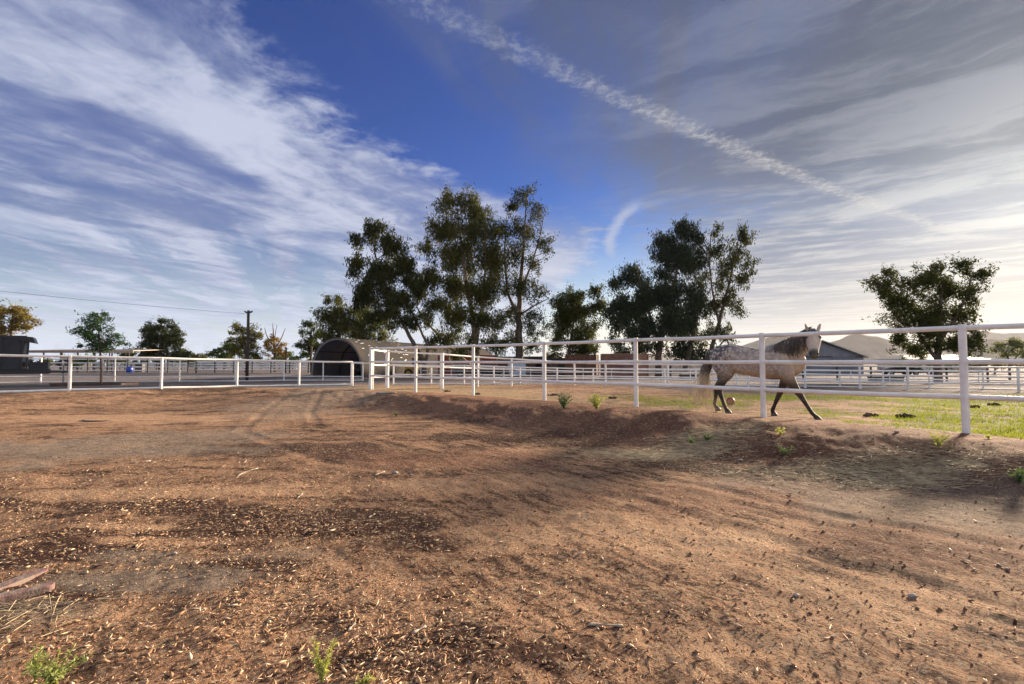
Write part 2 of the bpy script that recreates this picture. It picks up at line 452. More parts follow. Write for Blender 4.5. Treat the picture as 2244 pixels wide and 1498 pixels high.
def zones(x, y):
    s, _ = seg_dist(x, y, CREST)
    r = np.hypot(x, y)
    nz = fbm(x * .5, y * .5, 77, 4); nz2 = fbm(x * 1.9, y * 1.9, 78, 4)
    grey = np.zeros_like(x)
    for (px, py, rx, ry, k) in ((120, 985, 3.2, 1.5, 1), (420, 955, 2.3, 1.1, .9), (300, 1215, .75, .22, .8), (330, 1265, .8, .22, .9), (60, 1330, .7, .18, .7),
                                (690, 893, 2.3, 4.0, .75), (780, 868, 1.8, 3, .8), (2050, 1105, 1.6, .7, .8), (1760, 1055, 1.7, .6, .7), (2244, 1150, .9, .4, .8), (560, 1210, .5, .2, .6)):
        cx, cy = pxg(px, py); grey = np.maximum(grey, k * blob(x, y, cx, cy, rx, ry, px, .8))
    red = sstep(-2.6, -1.4, s + .8 * nz) * sstep(.9, .2, s) * sstep(-5.5, -1.5, x)
    for (px, py, rx, ry, k) in ((1650, 1080, 2.0, .8, .7), (1000, 1000, 2.4, 1.0, .75), (2050, 1180, 1.2, .5, .8)):
        cx, cy = pxg(px, py); red = np.maximum(red, k * blob(x, y, cx, cy, rx, ry, px + 5, .8))
    gr = sstep(.35, 1.1, s + .5 * nz2)
    inpad = gr * sstep(25.5, 23.0, y + .05 * x)
    grass = inpad * sstep(2.0, 6.5, x + 1.3 * nz + .35 * (y - 11)) * sstep(-.25, .45, nz + .8 * nz2 + .42 * sstep(5, 9, x) - .12)
    grass = grass * sstep(18.6, 16.2, y + 1.2 * nz2)
    straw = inpad * sstep(5.5, 1.0, x + .4 * (y - 14)) * .9
    for (px, py, rx, ry, k) in ((1450, 990, 1.2, .35, 1), (2010, 1048, 1.0, .28, 1), (1560, 975, 1.0, .3, .8), (1280, 985, .8, .3, .7), (1900, 1030, 1.2, .3, .6)):
        cx, cy = pxg(px, py); straw = np.maximum(straw, k * blob(x, y, cx, cy, rx, ry, px + 9, .9))
    road = sstep(.2, 3.5, s + .9 * nz) * sstep(-4.5, -7.5, x + .35 * (y - 20)) + sstep(24.2 - 6.5 * sstep(3, 9, x), 26.5 - 7.5 * sstep(3, 9, x), y + .05 * x + .8 * nz2)
    gravel = np.clip(road, 0, 1) * (s > -1)
    dark = np.zeros_like(x)
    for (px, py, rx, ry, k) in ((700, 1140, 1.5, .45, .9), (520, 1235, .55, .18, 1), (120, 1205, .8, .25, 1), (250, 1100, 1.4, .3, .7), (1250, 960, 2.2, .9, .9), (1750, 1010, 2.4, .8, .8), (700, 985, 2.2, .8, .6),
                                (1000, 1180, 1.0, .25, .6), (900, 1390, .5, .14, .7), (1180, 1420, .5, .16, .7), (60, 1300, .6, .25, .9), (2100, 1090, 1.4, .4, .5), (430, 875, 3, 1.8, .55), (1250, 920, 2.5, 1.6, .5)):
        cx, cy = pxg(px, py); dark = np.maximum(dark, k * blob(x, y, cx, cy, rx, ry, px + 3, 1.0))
    light = np.zeros_like(x)
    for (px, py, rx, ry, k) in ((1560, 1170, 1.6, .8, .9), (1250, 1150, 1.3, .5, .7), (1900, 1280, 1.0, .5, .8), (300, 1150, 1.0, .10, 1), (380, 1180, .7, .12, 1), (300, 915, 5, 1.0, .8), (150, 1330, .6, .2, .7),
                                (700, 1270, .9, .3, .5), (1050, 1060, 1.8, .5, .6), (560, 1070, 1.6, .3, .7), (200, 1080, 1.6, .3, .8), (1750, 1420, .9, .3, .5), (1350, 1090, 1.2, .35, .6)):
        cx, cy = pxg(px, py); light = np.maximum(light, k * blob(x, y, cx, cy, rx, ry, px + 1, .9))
    return grey, red, grass, gravel, straw, dark, light


def ground_material():
    m, g, b = mat_base('dirt_ground')
    co = g.new('ShaderNodeTexCoord').outputs['Object']
    zA = g.new('ShaderNodeAttribute', attribute_name='zoneA'); zB = g.new('ShaderNodeAttribute', attribute_name='zoneB')
    a = g.sep(zA.outputs['Vector']); bb = g.sep(zB.outputs['Vector'])
    grey, red, grass, gravel, straw, dark = a[0], a[1], a[2], bb[0], bb[1], bb[2]
    light = zA.outputs['Alpha']
    n1 = g.noise(co, .9, 9, .68); n2 = g.noise(co, 6.5, 7, .65); n3 = g.noise(co, 42, 5, .7); n4 = g.noise(co, 140, 3, .7)
    vec = g.vadd(g.vscale(co, (1, 1, .3)), g.vscale(g.noise(co, 9, 3, .6, color=True), (.12, .12, 0)))
    vc = g.voro(vec, 34, out='Color'); vd = g.voro(vec, 34)
    vc2 = g.voro(vec, 85, out='Color')
    vr = g.sep(vc)[0]; vr2 = g.sep(vc2)[1]
    f = g.add(g.mul(n1, .45), g.add(g.mul(n2, .33), g.mul(n3, .40)))
    sx = g.sep(co); sxx = g.add(g.mul(sx[0], .8), g.mul(sx[1], .6)); syy = g.sub(g.mul(sx[0], .6), g.mul(sx[1], .8))
    strk = g.noise(g.xyz(g.add(g.mul(sxx, 1.0), g.mul(n1, .5)), g.mul(syy, .10), 0.0), 11.0, 5, .62)
    stw = zB.outputs['Alpha']
    strk2 = g.noise(g.xyz(g.mul(sx[0], .22), g.add(sx[1], g.mul(n1, .9)), 5.0), 2.6, 6, .62)
    f = g.sub(f, g.mul(g.mul(g.ss(strk2, .52, .66), g.sub(1.0, g.mul(stw, .6))), .17))
    f = g.add(f, g.mul(g.mul(g.sub(strk, .5), stw), .85))
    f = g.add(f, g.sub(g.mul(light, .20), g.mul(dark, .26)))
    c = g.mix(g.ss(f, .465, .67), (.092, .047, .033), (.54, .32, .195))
    c = g.mix(g.mul(g.ss(f, .63, .84), .75), c, (.70, .46, .29))
    c = g.mix(g.mul(red, g.add(.55, g.mul(n2, .4))), c, g.mix(g.ss(n3, .3, .7), (.20, .085, .054), (.38, .19, .125)))
    c = g.mix(g.mul(grey, .85), c, g.mix(g.ss(g.add(g.mul(n2, .5), g.mul(n3, .5)), .35, .66), (.19, .14, .105), (.40, .33, .265)))
    c = g.mix(g.mul(straw, g.ss(g.add(g.mul(n2, .5), g.mul(n3, .5)), .36, .56)), c, g.mix(n4, (.30, .20, .11), (.60, .46, .29)))
    gm = g.mul(grass, g.ss(g.add(g.mul(n2, .45), g.mul(n3, .55)), .34, .52))
    c = g.mix(gm, c, g.mix(g.ss(n3, .3, .7), (.075, .11, .022), (.19, .23, .045)))
    gv = g.mix(g.ss(g.add(g.mul(n1, .6), g.mul(n3, .4)), .36, .64), (.085, .078, .086), (.185, .168, .175))
    c = g.mix(g.mul(gravel, .95), c, gv)
    # litter: pale and dark chips too small to model
    away = g.sub(1.0, g.m('MAXIMUM', gravel, g.mul(grey, .6)))
    c = g.mix(g.mul(g.mul(g.ss(vr, .84, .9), away), .60), c, (.58, .42, .27))
    c = g.mix(g.mul(g.mul(g.ss(vr2, .70, .80), away), .70), c, (.065, .034, .022))
    c = g.mix(g.mul(g.ss(vr2, .93, .96), .5), c, (.66, .56, .45))
    g.put(b.inputs['Base Color'], c); b.inputs['Roughness'].default_value = .95; b.inputs['Specular IOR Level'].default_value = .1
    hgt = g.add(g.add(g.mul(n3, 1.0), g.add(g.mul(n2, 1.6), g.mul(g.mul(strk, stw), 1.4))), g.add(g.mul(n4, .5), g.mul(g.mul(vr, away), .55)))
    bn = g.new('ShaderNodeBump'); bn.inputs['Strength'].default_value = 1.0; bn.inputs['Distance'].default_value = .05
    g.put(bn.inputs['Height'], hgt); g.l.new(bn.outputs[0], b.inputs['Normal'])
    return m
DIRT = ground_material()


def build_ground():
    nr, na, nb = 460, 560, 120
    R = np.concatenate([[.25], np.geomspace(.8, 40, nr - 60), np.geomspace(41, 5200, 59)])
    A = np.concatenate([np.linspace(-58, 58, na), np.linspace(58, 302, nb)[1:-1]])
    th = np.radians(A); n_a = len(th)
    X = np.outer(R, np.sin(th)); Y = np.outer(R, np.cos(th))
    Z = height(X, Y)
    V = np.stack([X, Y, Z], -1).reshape(-1, 3)
    i, j = np.meshgrid(np.arange(len(R) - 1), np.arange(n_a), indexing='ij'); j2 = (j + 1) % n_a
    F = np.stack([i * n_a + j, i * n_a + j2, (i + 1) * n_a + j2, (i + 1) * n_a + j], -1).reshape(-1, 4)[:, ::-1]
    o = np_mesh('ground', V, F, DIRT, smooth=True); tag(o, kind='structure')
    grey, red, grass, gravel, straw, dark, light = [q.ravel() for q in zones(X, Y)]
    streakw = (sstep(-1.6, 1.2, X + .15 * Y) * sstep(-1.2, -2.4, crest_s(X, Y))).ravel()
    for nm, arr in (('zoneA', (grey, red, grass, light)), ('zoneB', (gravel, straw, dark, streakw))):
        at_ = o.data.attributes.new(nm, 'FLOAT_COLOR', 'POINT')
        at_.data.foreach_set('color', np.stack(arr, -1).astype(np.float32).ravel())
    return o
ground = build_ground()


def build_mountain(name, dist, depth, ridge, seed, amp):
    """ridge: list of photo pixels (x, y) of the skyline; a ridged slope rising from the plain towards it"""
    xs = np.array([p[0] for p in ridge], float); ys = np.array([p[1] for p in ridge], float)
    q = np.linspace(xs[0], xs[-1], 160); top = np.interp(q, xs, ys)
    nz = 26; V = np.zeros((nz * 2 + 1, len(q), 3))
    for k in range(nz * 2 + 1):
        f = 1 - abs(k - nz) / nz
        D = dist + (k - nz) / nz * depth
        crest_h = (793 - top + 2.0 * fbm(q * .05, q * 0, seed, 4)) / FPX * dist + 3
        X = (q - 1122) / FPX * dist + (q - 1122) / FPX * (D - dist) * .6
        ge = .5 + .5 * np.sin(q * .11 + fbm(q * .03, q * 0 + k * .12, seed + 3, 4) * 9)
        z = crest_h * f ** 1.15 * (1 - amp * (1 - f) * (.4 + ge + fbm(q * .12, q * 0 + k * .35, seed + 5, 4)))
        V[k, :, 0] = X; V[k, :, 1] = D; V[k, :, 2] = z - 4 * (1 - f)
    n = len(q); i, j = np.meshgrid(np.arange(nz * 2), np.arange(n - 1), indexing='ij')
    F = np.stack([i * n + j, i * n + j + 1, (i + 1) * n + j + 1, (i + 1) * n + j], -1).reshape(-1, 4)
    o = np_mesh(name, V.reshape(-1, 3), F, HILL, smooth=True); return tag(o, kind='structure')
build_mountain('mountain', 3000, 360, [(1560, 793), (1600, 766), (1640, 752), (1675, 741), (1715, 735), (1760, 744), (1800, 752), (1822, 750), (1850, 740), (1878, 729), (1900, 735), (1925, 737), (1960, 746), (2010, 757), (2060, 760), (2110, 752), (2160, 740), (2230, 746), (2330, 742), (2480, 760), (2600, 793)], 5, .35)
build_mountain('mountain', 4200, 480, [(1900, 793), (1990, 770), (2070, 742), (2120, 730), (2165, 726), (2200, 730), (2244, 728), (2330, 733), (2450, 725), (2600, 750), (2800, 793)], 9, .3)
build_mountain('mountain', 3800, 420, [(1300, 793), (1370, 784), (1400, 778), (1440, 776), (1470, 774), (1500, 772), (1535, 778), (1570, 782), (1640, 793)], 13, .3)

# ------------------------------------------------------------------ loose litter on the dirt
def build_chips():
    n = 52000
    # spread by where the mulch lies, thinning with distance
    ang = np.radians(rng.uniform(-52, 52, n * 4)); r = 1.5 + 8.0 * rng.random(n * 4) ** 1.7
    x = r * np.sin(ang); y = r * np.cos(ang)
    grey, red, grass, gravel, straw, dark, light = zones(x, y)
    p = (.10 + .62 * sstep(.1, -1.5, x + .4 * y - 1.2)) * (1 - .85 * grey) * (1 - .6 * red) * (.35 + .65 * sstep(-.25, .25, fbm(x * 1.3, y * 1.3, 91, 4)))
    keep = rng.random(n * 4) < p * .8
    x, y = x[keep][:n], y[keep][:n]; n = len(x)
    z = height(x, y)
    L = rng.gamma(2.2, .0050, n) + .004; W = L * rng.uniform(.10, .32, n); T = W * rng.uniform(.35, .8, n)
    a = rng.uniform(0, 2 * np.pi, n); pit = rng.normal(0, .28, n)
    ex = np.stack([np.cos(a) * np.cos(pit), np.sin(a) * np.cos(pit), np.sin(pit)], -1)
    ey = np.stack([-np.sin(a), np.cos(a), 0 * a], -1); ez = np.cross(ex, ey)
    c = np.stack([x, y, z + T * .6 + .004], -1)
    V = np.stack([c - ex * L[:, None], c + ex * L[:, None], c + ey * W[:, None], c - ey * W[:, None], c + ez * T[:, None] + ex * (L * .2)[:, None], c - ez * T[:, None]], 1)
    T6 = np.array([[0, 3, 4], [3, 1, 4], [1, 2, 4], [2, 0, 4], [3, 0, 5], [1, 3, 5], [2, 1, 5], [0, 2, 5]])
    F = (np.arange(n)[:, None, None] * 6 + T6[None]).reshape(-1, 3)
    m, g, b = mat_base('wood_chip')
    at_ = g.new('ShaderNodeAttribute', attribute_name='rnd').outputs['Fac']
    c1 = g.mix(g.ss(at_, .0, .45), (.16, .08, .045), (.40, .23, .12))
    g.put(b.inputs['Base Color'], g.mix(g.ss(at_, .55, .97), c1, (.68, .52, .36))); b.inputs['Roughness'].default_value = .8
    o = np_mesh('wood_chips', V.reshape(-1, 3), F, m)
    q = o.data.attributes.new('rnd', 'FLOAT', 'POINT'); q.data.foreach_set('value', np.repeat(rng.random(n), 6).astype(np.float32))
    tag(o, 'scattered pale and brown wood chips over the foreground dirt', 'wood chips', kind='stuff')
build_chips()


def build_clods():
    n = 3600; ang = np.radians(rng.uniform(-54, 54, n)); r = 1.6 + 11 * rng.random(n) ** 1.4
    x = r * np.sin(ang); y = r * np.cos(ang); s = crest_s(x, y); ok = s < -.1; x, y = x[ok], y[ok]; n = len(x); z = height(x, y)
    R = np.minimum(rng.gamma(1.5, .0032, n) + .003, .016); B = rng.normal(0, 1, (n, 6, 3)) * .22 + np.array([[-1, 0, 0], [1, 0, 0], [0, 1, 0], [0, -1, 0], [0, 0, .75], [0, 0, -.6]])[None]
    V = np.stack([x, y, z + R * .3], -1)[:, None] + B * R[:, None, None]
    T6 = np.array([[0, 3, 4], [3, 1, 4], [1, 2, 4], [2, 0, 4], [3, 0, 5], [1, 3, 5], [2, 1, 5], [0, 2, 5]])
    o = np_mesh('dirt_clods', V.reshape(-1, 3), (np.arange(n)[:, None, None] * 6 + T6[None]).reshape(-1, 3), mat('clod', (.34, .19, .115), .95, .5, 3, col2=(.16, .085, .055), bump=.6, bscale=90))
    tag(o, 'small crumbs and clods of dry dirt over the foreground', 'dirt clods', kind='stuff')
build_clods()


def blades(name, x, y, hmin, hmax, wid, m, label, cat, lean=.35):
    n = len(x); z = height(x, y)
    a = rng.uniform(0, 2 * np.pi, n); h = rng.uniform(hmin, hmax, n)
    e = np.stack([np.cos(a), np.sin(a), 0 * a], -1) * wid
    b = np.stack([x, y, z - .004], -1); t = b + np.stack([rng.normal(0, lean, n) * h, rng.normal(0, lean, n) * h, h], -1)
    V = np.stack([b - e, b + e, t], 1).reshape(-1, 3); F = np.arange(n * 3).reshape(-1, 3)
    o = np_mesh(name, V, F, m)
    q = o.data.attributes.new('rnd', 'FLOAT', 'POINT'); q.data.foreach_set('value', np.repeat(rng.random(n), 3).astype(np.float32))
    return tag(o, label, cat, kind='stuff')


def build_grass():
    N = 420000
    x = rng.uniform(1.5, 26, N); y = rng.uniform(4.0, 22, N)
    ok = (np.abs(x / y) < 1.6) & (rng.random(N) < 9.0 / np.maximum(np.hypot(x, y), 6) ** 1.0)
    x, y = x[ok], y[ok]
    gz = zones(x, y)[2]
    ok = rng.random(len(x)) < gz * (.35 + .9 * sstep(-.1, .25, fbm(x * 2.6, y * 2.6, 55, 3)))
    x, y = x[ok][:60000], y[ok][:60000]
    blades('grass', x, y, .025, .085, .006, mat_leaf('grass_blade', (.12, .17, .03), (.28, .31, .06), .4), 'short yellow-green pasture grass behind the white fence', 'grass', .5)
build_grass()


def build_straw():
    xs, ys = [], []
    for (px, py, rx, ry, n) in ((1450, 990, 1.2, .4, 1500), (2010, 1048, 1.0, .3, 1600), (1560, 975, 1.0, .35, 900), (1900, 1030, 1.2, .3, 700), (1750, 1030, 1.6, .4, 600), (60, 1330, .5, .25, 120)):
        cx, cy = pxg(px, py, .05); xs.append(rng.normal(cx, rx * .55, n)); ys.append(rng.normal(cy, ry * .6, n))
    x = np.concatenate(xs); y = np.concatenate(ys); n = len(x); z = height(x, y)
    L = rng.uniform(.03, .11, n); a = rng.normal(0, .8, n)
    d = np.stack([np.cos(a), np.sin(a), rng.normal(0, .10, n)], -1) * L[:, None]
    e = np.stack([-np.sin(a), np.cos(a), 0 * a], -1) * .0022; u = np.array([0, 0, .003])
    c = np.stack([x, y, z + .010], -1)
    V = np.stack([c - d - e, c - d + e, c - d + u, c + d - e, c + d + e, c + d + u], 1).reshape(-1, 3)
    T = np.array([[0, 1, 4, 3], [1, 2, 5, 4], [2, 0, 3, 5]]); F = (np.arange(n)[:, None, None] * 6 + T[None]).reshape(-1, 4)
    o = np_mesh('straw', V, F, mat('straw_stalk', (.62, .50, .32), .7, .3, 6, bump=0))
    tag(o, 'thin dry straw stalks lying along the foot of the bank', 'straw', kind='stuff')
build_straw()

# ------------------------------------------------------------------ pipe fences
def pipe_fence(name, label, posts, rails, rpost, rrail, m, m_post=None, base=True, welds=False):
    """posts: list of (base point, top point); rails: list of heights as fractions of each post (base 0, top 1)"""
    b0 = posts[0][0]; T = thing(name, label, 'fence', tuple(b0)); off = Vector(b0)
    for i, (b, t) in enumerate(posts):
        rp = rpost[i] if isinstance(rpost, list) else rpost
        q = MB(); q.tube([b - off - Vector((0, 0, .12)), t - off + Vector((random.uniform(-.006, .006), 0, 0))], rp, 16 if rp > .03 else 8)
        P_ = q.build('post', m_post or m, T, smooth=False)
        if welds:
            for f in rails:
                c = b.lerp(t, f) - off; q = MB().tube([c - Vector((0, 0, rrail + .012)), c - Vector((0, 0, rrail * .2)), c + Vector((0, 0, rrail * .2)), c + Vector((0, 0, rrail + .012))], [rp + .001, rp + .007, rp + .007, rp + .001], 16); q.build('weld', m, P_)
    for f in rails:
        pts = []
        for (b, t) in posts: pts.append(b.lerp(t, f) - off)
        a = pts[0] - (pts[1] - pts[0]).normalized() * .05; z = pts[-1] + (pts[-1] - pts[-2]).normalized() * .05
        fine = []
        core = [a] + pts[1:-1] + [z]; way = [core[0]]
        for k in range(len(core) - 1):
            for w_ in (.25, .5, .75):
                c = core[k].lerp(core[k + 1], w_); c.z -= .012 * math.sin(w_ * math.pi) * random.uniform(.2, 1.2) * min(1.0, rrail / .04); way.append(c)
            way.append(core[k + 1])
        q = MB(); q.tube(way, rrail, 10 if rrail > .02 else 7); q.build('rail', m, T, smooth=True)
    return T


def smooth_posts(o):
    pass


FA = [(-5.62, 19.25), (-3.52, 17.72), (-1.30, 16.2), (.94, 14.05), (3.03, 11.86), (5.10, 9.86), (7.09, 7.60), (9.1, 5.35), (11.1, 3.1)]
fa = []
for (X, Y) in FA:
    zz = .46; fa.append((Vector((X, Y, hz(X, Y))), Vector((X, Y, zz + 1.655))))
pipe_fence('pipe_fence', 'white three-rail pipe fence on the dirt bank in front of the horse', fa, [.985, .665, .335], .052, .042, WHITE, welds=True)

# left pasture fence with a rail along the ground
def px_posts(lst, extra_z=0):
    r = []
    for (x, yt, yb) in lst:
        b = hit(x, yb); t = at(x, yt, b.y); r.append((b, Vector((b.x, b.y, t.z))))
    return r
pl = px_posts([(-240, 771, 872), (-50, 775, 863), (152, 779, 857), (353, 783, 852), (519, 787, 848), (655, 790, 846), (770, 792, 844)])
pipe_fence('pipe_fence', 'long white pipe fence beside the dirt bank at left, nearest of the left fences', pl, [.98, .04], .052, .045, WHITE)
pl = px_posts([(-60, 774, 841), (89, 779, 838), (251, 782, 837), (393, 785, 836), (515, 788, 836), (622, 790, 834), (708, 791, 834), (795, 793, 834)])
pipe_fence('pipe_fence', 'white pipe fence along the far side of the gravel lane at left', pl, [.98, .23, .03], .055, .04, WHITE)
# gate stub to the corner
c0 = fa[0][0]
b1 = hit(773, 845)
pl = [(b1, Vector((b1.x, b1.y, at(773, 794, b1.y).z))), (Vector((c0.x - .1, c0.y + .12, hz(c0.x - .1, c0.y + .12))), at(812, 794.5, c0.y + .12))]
pipe_fence('pipe_fence', 'short white rail closing the gap beside the corner post', pl, [.98], .03, .028, WHITE)
# paddock back fence with two thick gate posts, swinging round behind the horse
pb = [(Vector((c0.x + .05, c0.y + .15, hz(c0.x, c0.y))), Vector((c0.x + .05, c0.y + .15, fa[0][1].z - .03)))]
pb += px_posts([(848, 767, 849), (968, 773, 851), (1047, 780, 847), (1121, 784, 846), (1190, 788, 845), (1259, 793, 844), (1327, 795, 844), (1464, 797, 845), (1540, 797, 847), (1640, 798, 848), (1765, 799, 850), (1885, 800, 852), (1990, 801, 854), (2110, 802, 856), (2233, 803, 859), (2380, 805, 863)])
pipe_fence('pipe_fence', 'white paddock back fence with two thick gate posts, ending behind the horse', pb, [.97, .60, .30], [.04, .085, .085] + [.045] * (len(pb) - 3), .036, WHITE)
pb = px_posts([(862, 797, 843), (945, 799, 842), (1017, 799, 842), (1082, 801, 841), (1140, 803, 841), (1221, 805, 841), (1300, 806, 841), (1390, 808, 842), (1457, 809, 842), (1525, 809, 844), (1615, 810, 845), (1700, 810, 846), (1841, 811, 848), (1936, 811, 849), (2037, 811, 851), (2155, 812, 853), (2300, 813, 856)])
pipe_fence('pipe_fence', 'low white arena fence just beyond the paddock, with a rail on the ground', pb, [.97, .5, .03], .038, .032, WHITE_FAR)
pb = px_posts([(922, 800, 829), (989, 802, 830), (1050, 803, 830), (1104, 804, 830), (1163, 805, 831), (1221, 806, 832), (1278, 806, 832), (1340, 806, 832), (1395, 806, 833), (1452, 807, 833), (1513, 807, 834), (1600, 808, 835), (1665, 808, 835), (1748, 808, 836), (1865, 810, 838), (1950, 810, 839), (2045, 811, 840), (2145, 811, 842), (2260, 812, 844)])
pipe_fence('pipe_fence', 'farther white arena fence in front of the containers and barns', pb, [.97, .62, .16], .042, .036, WHITE_FAR)
pb = px_posts([(1397, 795, 826), (1470, 796, 827), (1545, 797, 828), (1680, 798, 829), (1760, 799, 831), (1835, 800, 832), (1909, 800, 834), (1988, 801, 834), (2075, 801, 835), (2165, 802, 836), (2265, 802, 838)])
pipe_fence('corral_fence', 'pale-railed corral fence on dark posts under the tree at right', pb, [.96, .62, .30], .085, .038, WHITE_FAR, DARKPOST)
# pens at the left, far
pb = px_posts([(60 + 44 * k, 783 + .4 * k, 816) for k in range(9)])
pipe_fence('corral_fence', 'dark-posted corral rails under the long shade roof at far left', pb, [.92, .66, .4, .15], .11, .10, WHITE_FAR, DARKPOST)
pb = px_posts([(430 + 41 * k, 791, 817) for k in range(7)])
pipe_fence('corral_fence', 'dark-posted corral with white rails between light pole and arched shelter', pb, [.95, .72, .5, .27], .12, .12, WHITE_FAR, DARKPOST)
pb = px_posts([(200 + 30 * k, 794, 810) for k in range(17)])
pipe_fence('corral_fence', 'farthest white corral rails along the line of low trees at left', pb, [.95, .65, .35], .09, .12, WHITE_FAR)

# ------------------------------------------------------------------ trees
def leaf_mesh(name, C, size, m, parent, droop=.5, narrow=.32):
    """many leaf-sized faces round the points C (n,3)"""
    n = len(C)
    d = rng.normal(0, 1, (n, 3)); d[:, 2] -= droop * 2.2; d /= np.linalg.norm(d, axis=1)[:, None]
    q = rng.normal(0, 1, (n, 3)); e = np.cross(d, q); e /= np.linalg.norm(e, axis=1)[:, None] + 1e-9
    nrm = np.cross(d, e)
    L = size * rng.uniform(.55, 1.3, n)[:, None]; W = L * narrow * .5
    bend = nrm * L * .12
    V = np.stack([C - d * L * .5, C + e * W + bend, C + d * L * .5, C - e * W + bend], 1).reshape(-1, 3)
    F = np.arange(n * 4).reshape(-1, 4)
    o = np_mesh(name, V, F, m, parent)
    a = o.data.attributes.new('rnd', 'FLOAT', 'POINT'); a.data.foreach_set('value', np.repeat(rng.random(n), 4).astype(np.float32))
    return o


def tree(name, label, base_px, Y, trunks, clumps, m_leaf, m_bark=BARK, leaf=.30, dens=1.0, droop=.5, sub=14, blob_r=.46, depth=.8, group=None, twig=.02, bare=0, narrow=.32):
    """trunks: lists of (px, py, width in px) from the base up; clumps: (px, py, rx, ry) in photo pixels, at distance Y"""
    sc = Y / FPX
    b = at(base_px, 793, Y); bz = hz(b.x, Y); base = Vector((b.x, Y, bz))
    T = thing(name, label, 'tree', tuple(base), group=group)
    tr = MB(); spine = []
    for k, t in enumerate(trunks):
        pts = []; rad = []
        yoff = 0 if k == 0 else random.uniform(-1, 1) * 60 * sc * .3
        for i, (px, py, w) in enumerate(t):
            p = at(px, py, Y)
            f = i / max(1, len(t) - 1); p.y += yoff * f
            if i == 0 and k == 0: p.z = bz - .15
            pts.append(p - base); rad.append(max(w * sc * .5, .012))
        fine = []; fr = []
        for i in range(len(pts) - 1):
            for j in range(4):
                f = j / 4; q = pts[i].lerp(pts[i + 1], f)
                if i + j: q = q + Vector((random.gauss(0, 1), random.gauss(0, 1), 0)) * rad[i] * .12
                fine.append(q); fr.append(rad[i] * (1 - f) + rad[i + 1] * f)
        fine.append(pts[-1]); fr.append(rad[-1])
        tr.tube(fine, fr, 9); spine += list(zip(fine, fr))
    SP = np.array([tuple(p) for p, r in spine]); SR = np.array([r for p, r in spine])
    leaves = []
    for (px, py, rx, ry) in clumps:
        c = np.array(at(px, py, Y) - base); rX, rZ = rx * sc, ry * sc; rY = depth * rX
        c[1] += random.uniform(-.35, .35) * rX
        ns = max(4, int(sub * (rx * ry / 900.0) ** .5))
        # limb out to the clump
        dd = np.linalg.norm(SP - (c - np.array([0, 0, rZ * .5])), axis=1) + 1.2 * np.maximum(0, SP[:, 2] - c[2])
        k = int(np.argmin(dd)); root = Vector(SP[k]); cc = Vector(c)
        mid = root.lerp(cc, .5) + Vector((random.gauss(0, .1), random.gauss(0, .1), .08)) * (cc - root).length
        r0 = min(SR[k] * .6, .035 + .02 * rX)
        tr.tube([root, root.lerp(mid, .5), mid, mid.lerp(cc, .6), cc], [r0, r0 * .85, r0 * .7, r0 * .5, r0 * .35], 6)
        for _ in range(ns):
            v = rng.normal(0, 1, 3); v /= np.linalg.norm(v); rr = rng.random() ** .45
            p = c + v * rr * np.array([rX, rY, rZ]) * .86
            pv = Vector(p)
            mm = cc.lerp(pv, .5) + Vector((random.gauss(0, .06), random.gauss(0, .06), .1)) * (pv - cc).length
            tr.tube([cc, mm, pv], [r0 * .4, r0 * .28, twig * .6], 5)
            br = blob_r * (rX + rZ) * .5 * rng.uniform(.55, 1.25)
            nl = int(dens * (br * br * math.pi) / (leaf * leaf * narrow * .5) * rng.uniform(.7, 1.3) * 2.1)
            if bare and rng.random() < bare: nl = int(nl * .08)
            w = rng.normal(0, 1, (nl, 3)); w /= np.linalg.norm(w, axis=1)[:, None] + 1e-9
            w *= (rng.random(nl) ** .5)[:, None]
            q = p + w * br * np.array([1.0, 1.0, .8 + droop * .5]); q[:, 2] -= droop * br * .3
            leaves.append(q)
            # stray sprays past the outline
            ne = max(1, nl // 14); e = v[None] * br * rng.uniform(.8, 1.7, (ne, 1)) + rng.normal(0, .25, (ne, 3)) * br
            leaves.append(p + e)
    tr.build('trunk', m_bark, T, smooth=True)
    leaf_mesh('crown', np.concatenate(leaves), leaf, m_leaf, T, droop, narrow)
    return T

EUC = mat_leaf('eucalyptus_leaf', (.020, .034, .014), (.075, .082, .022), .22)
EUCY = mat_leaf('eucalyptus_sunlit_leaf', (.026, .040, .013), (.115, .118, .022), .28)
PEPPER = mat_leaf('pepper_tree_leaf', (.014, .030, .024), (.045, .062, .028), .18)
FAROLIVE = mat_leaf('olive_tree_leaf', (.045, .060, .022), (.16, .145, .035), .30)
FARDARK = mat_leaf('dark_pine_leaf', (.020, .032, .022), (.070, .085, .026), .22)
MESQ = mat_leaf('mesquite_leaf', (.035, .075, .035), (.075, .14, .06), .25)
GREEN = mat_leaf('green_leaf', (.030, .070, .020), (.085, .14, .032), .28)
GOLD = mat_leaf('autumn_leaf', (.13, .085, .025), (.26, .17, .05), .3)
ASH = mat_leaf('ash_tree_leaf', (.018, .030, .010), (.085, .10, .018), .30)

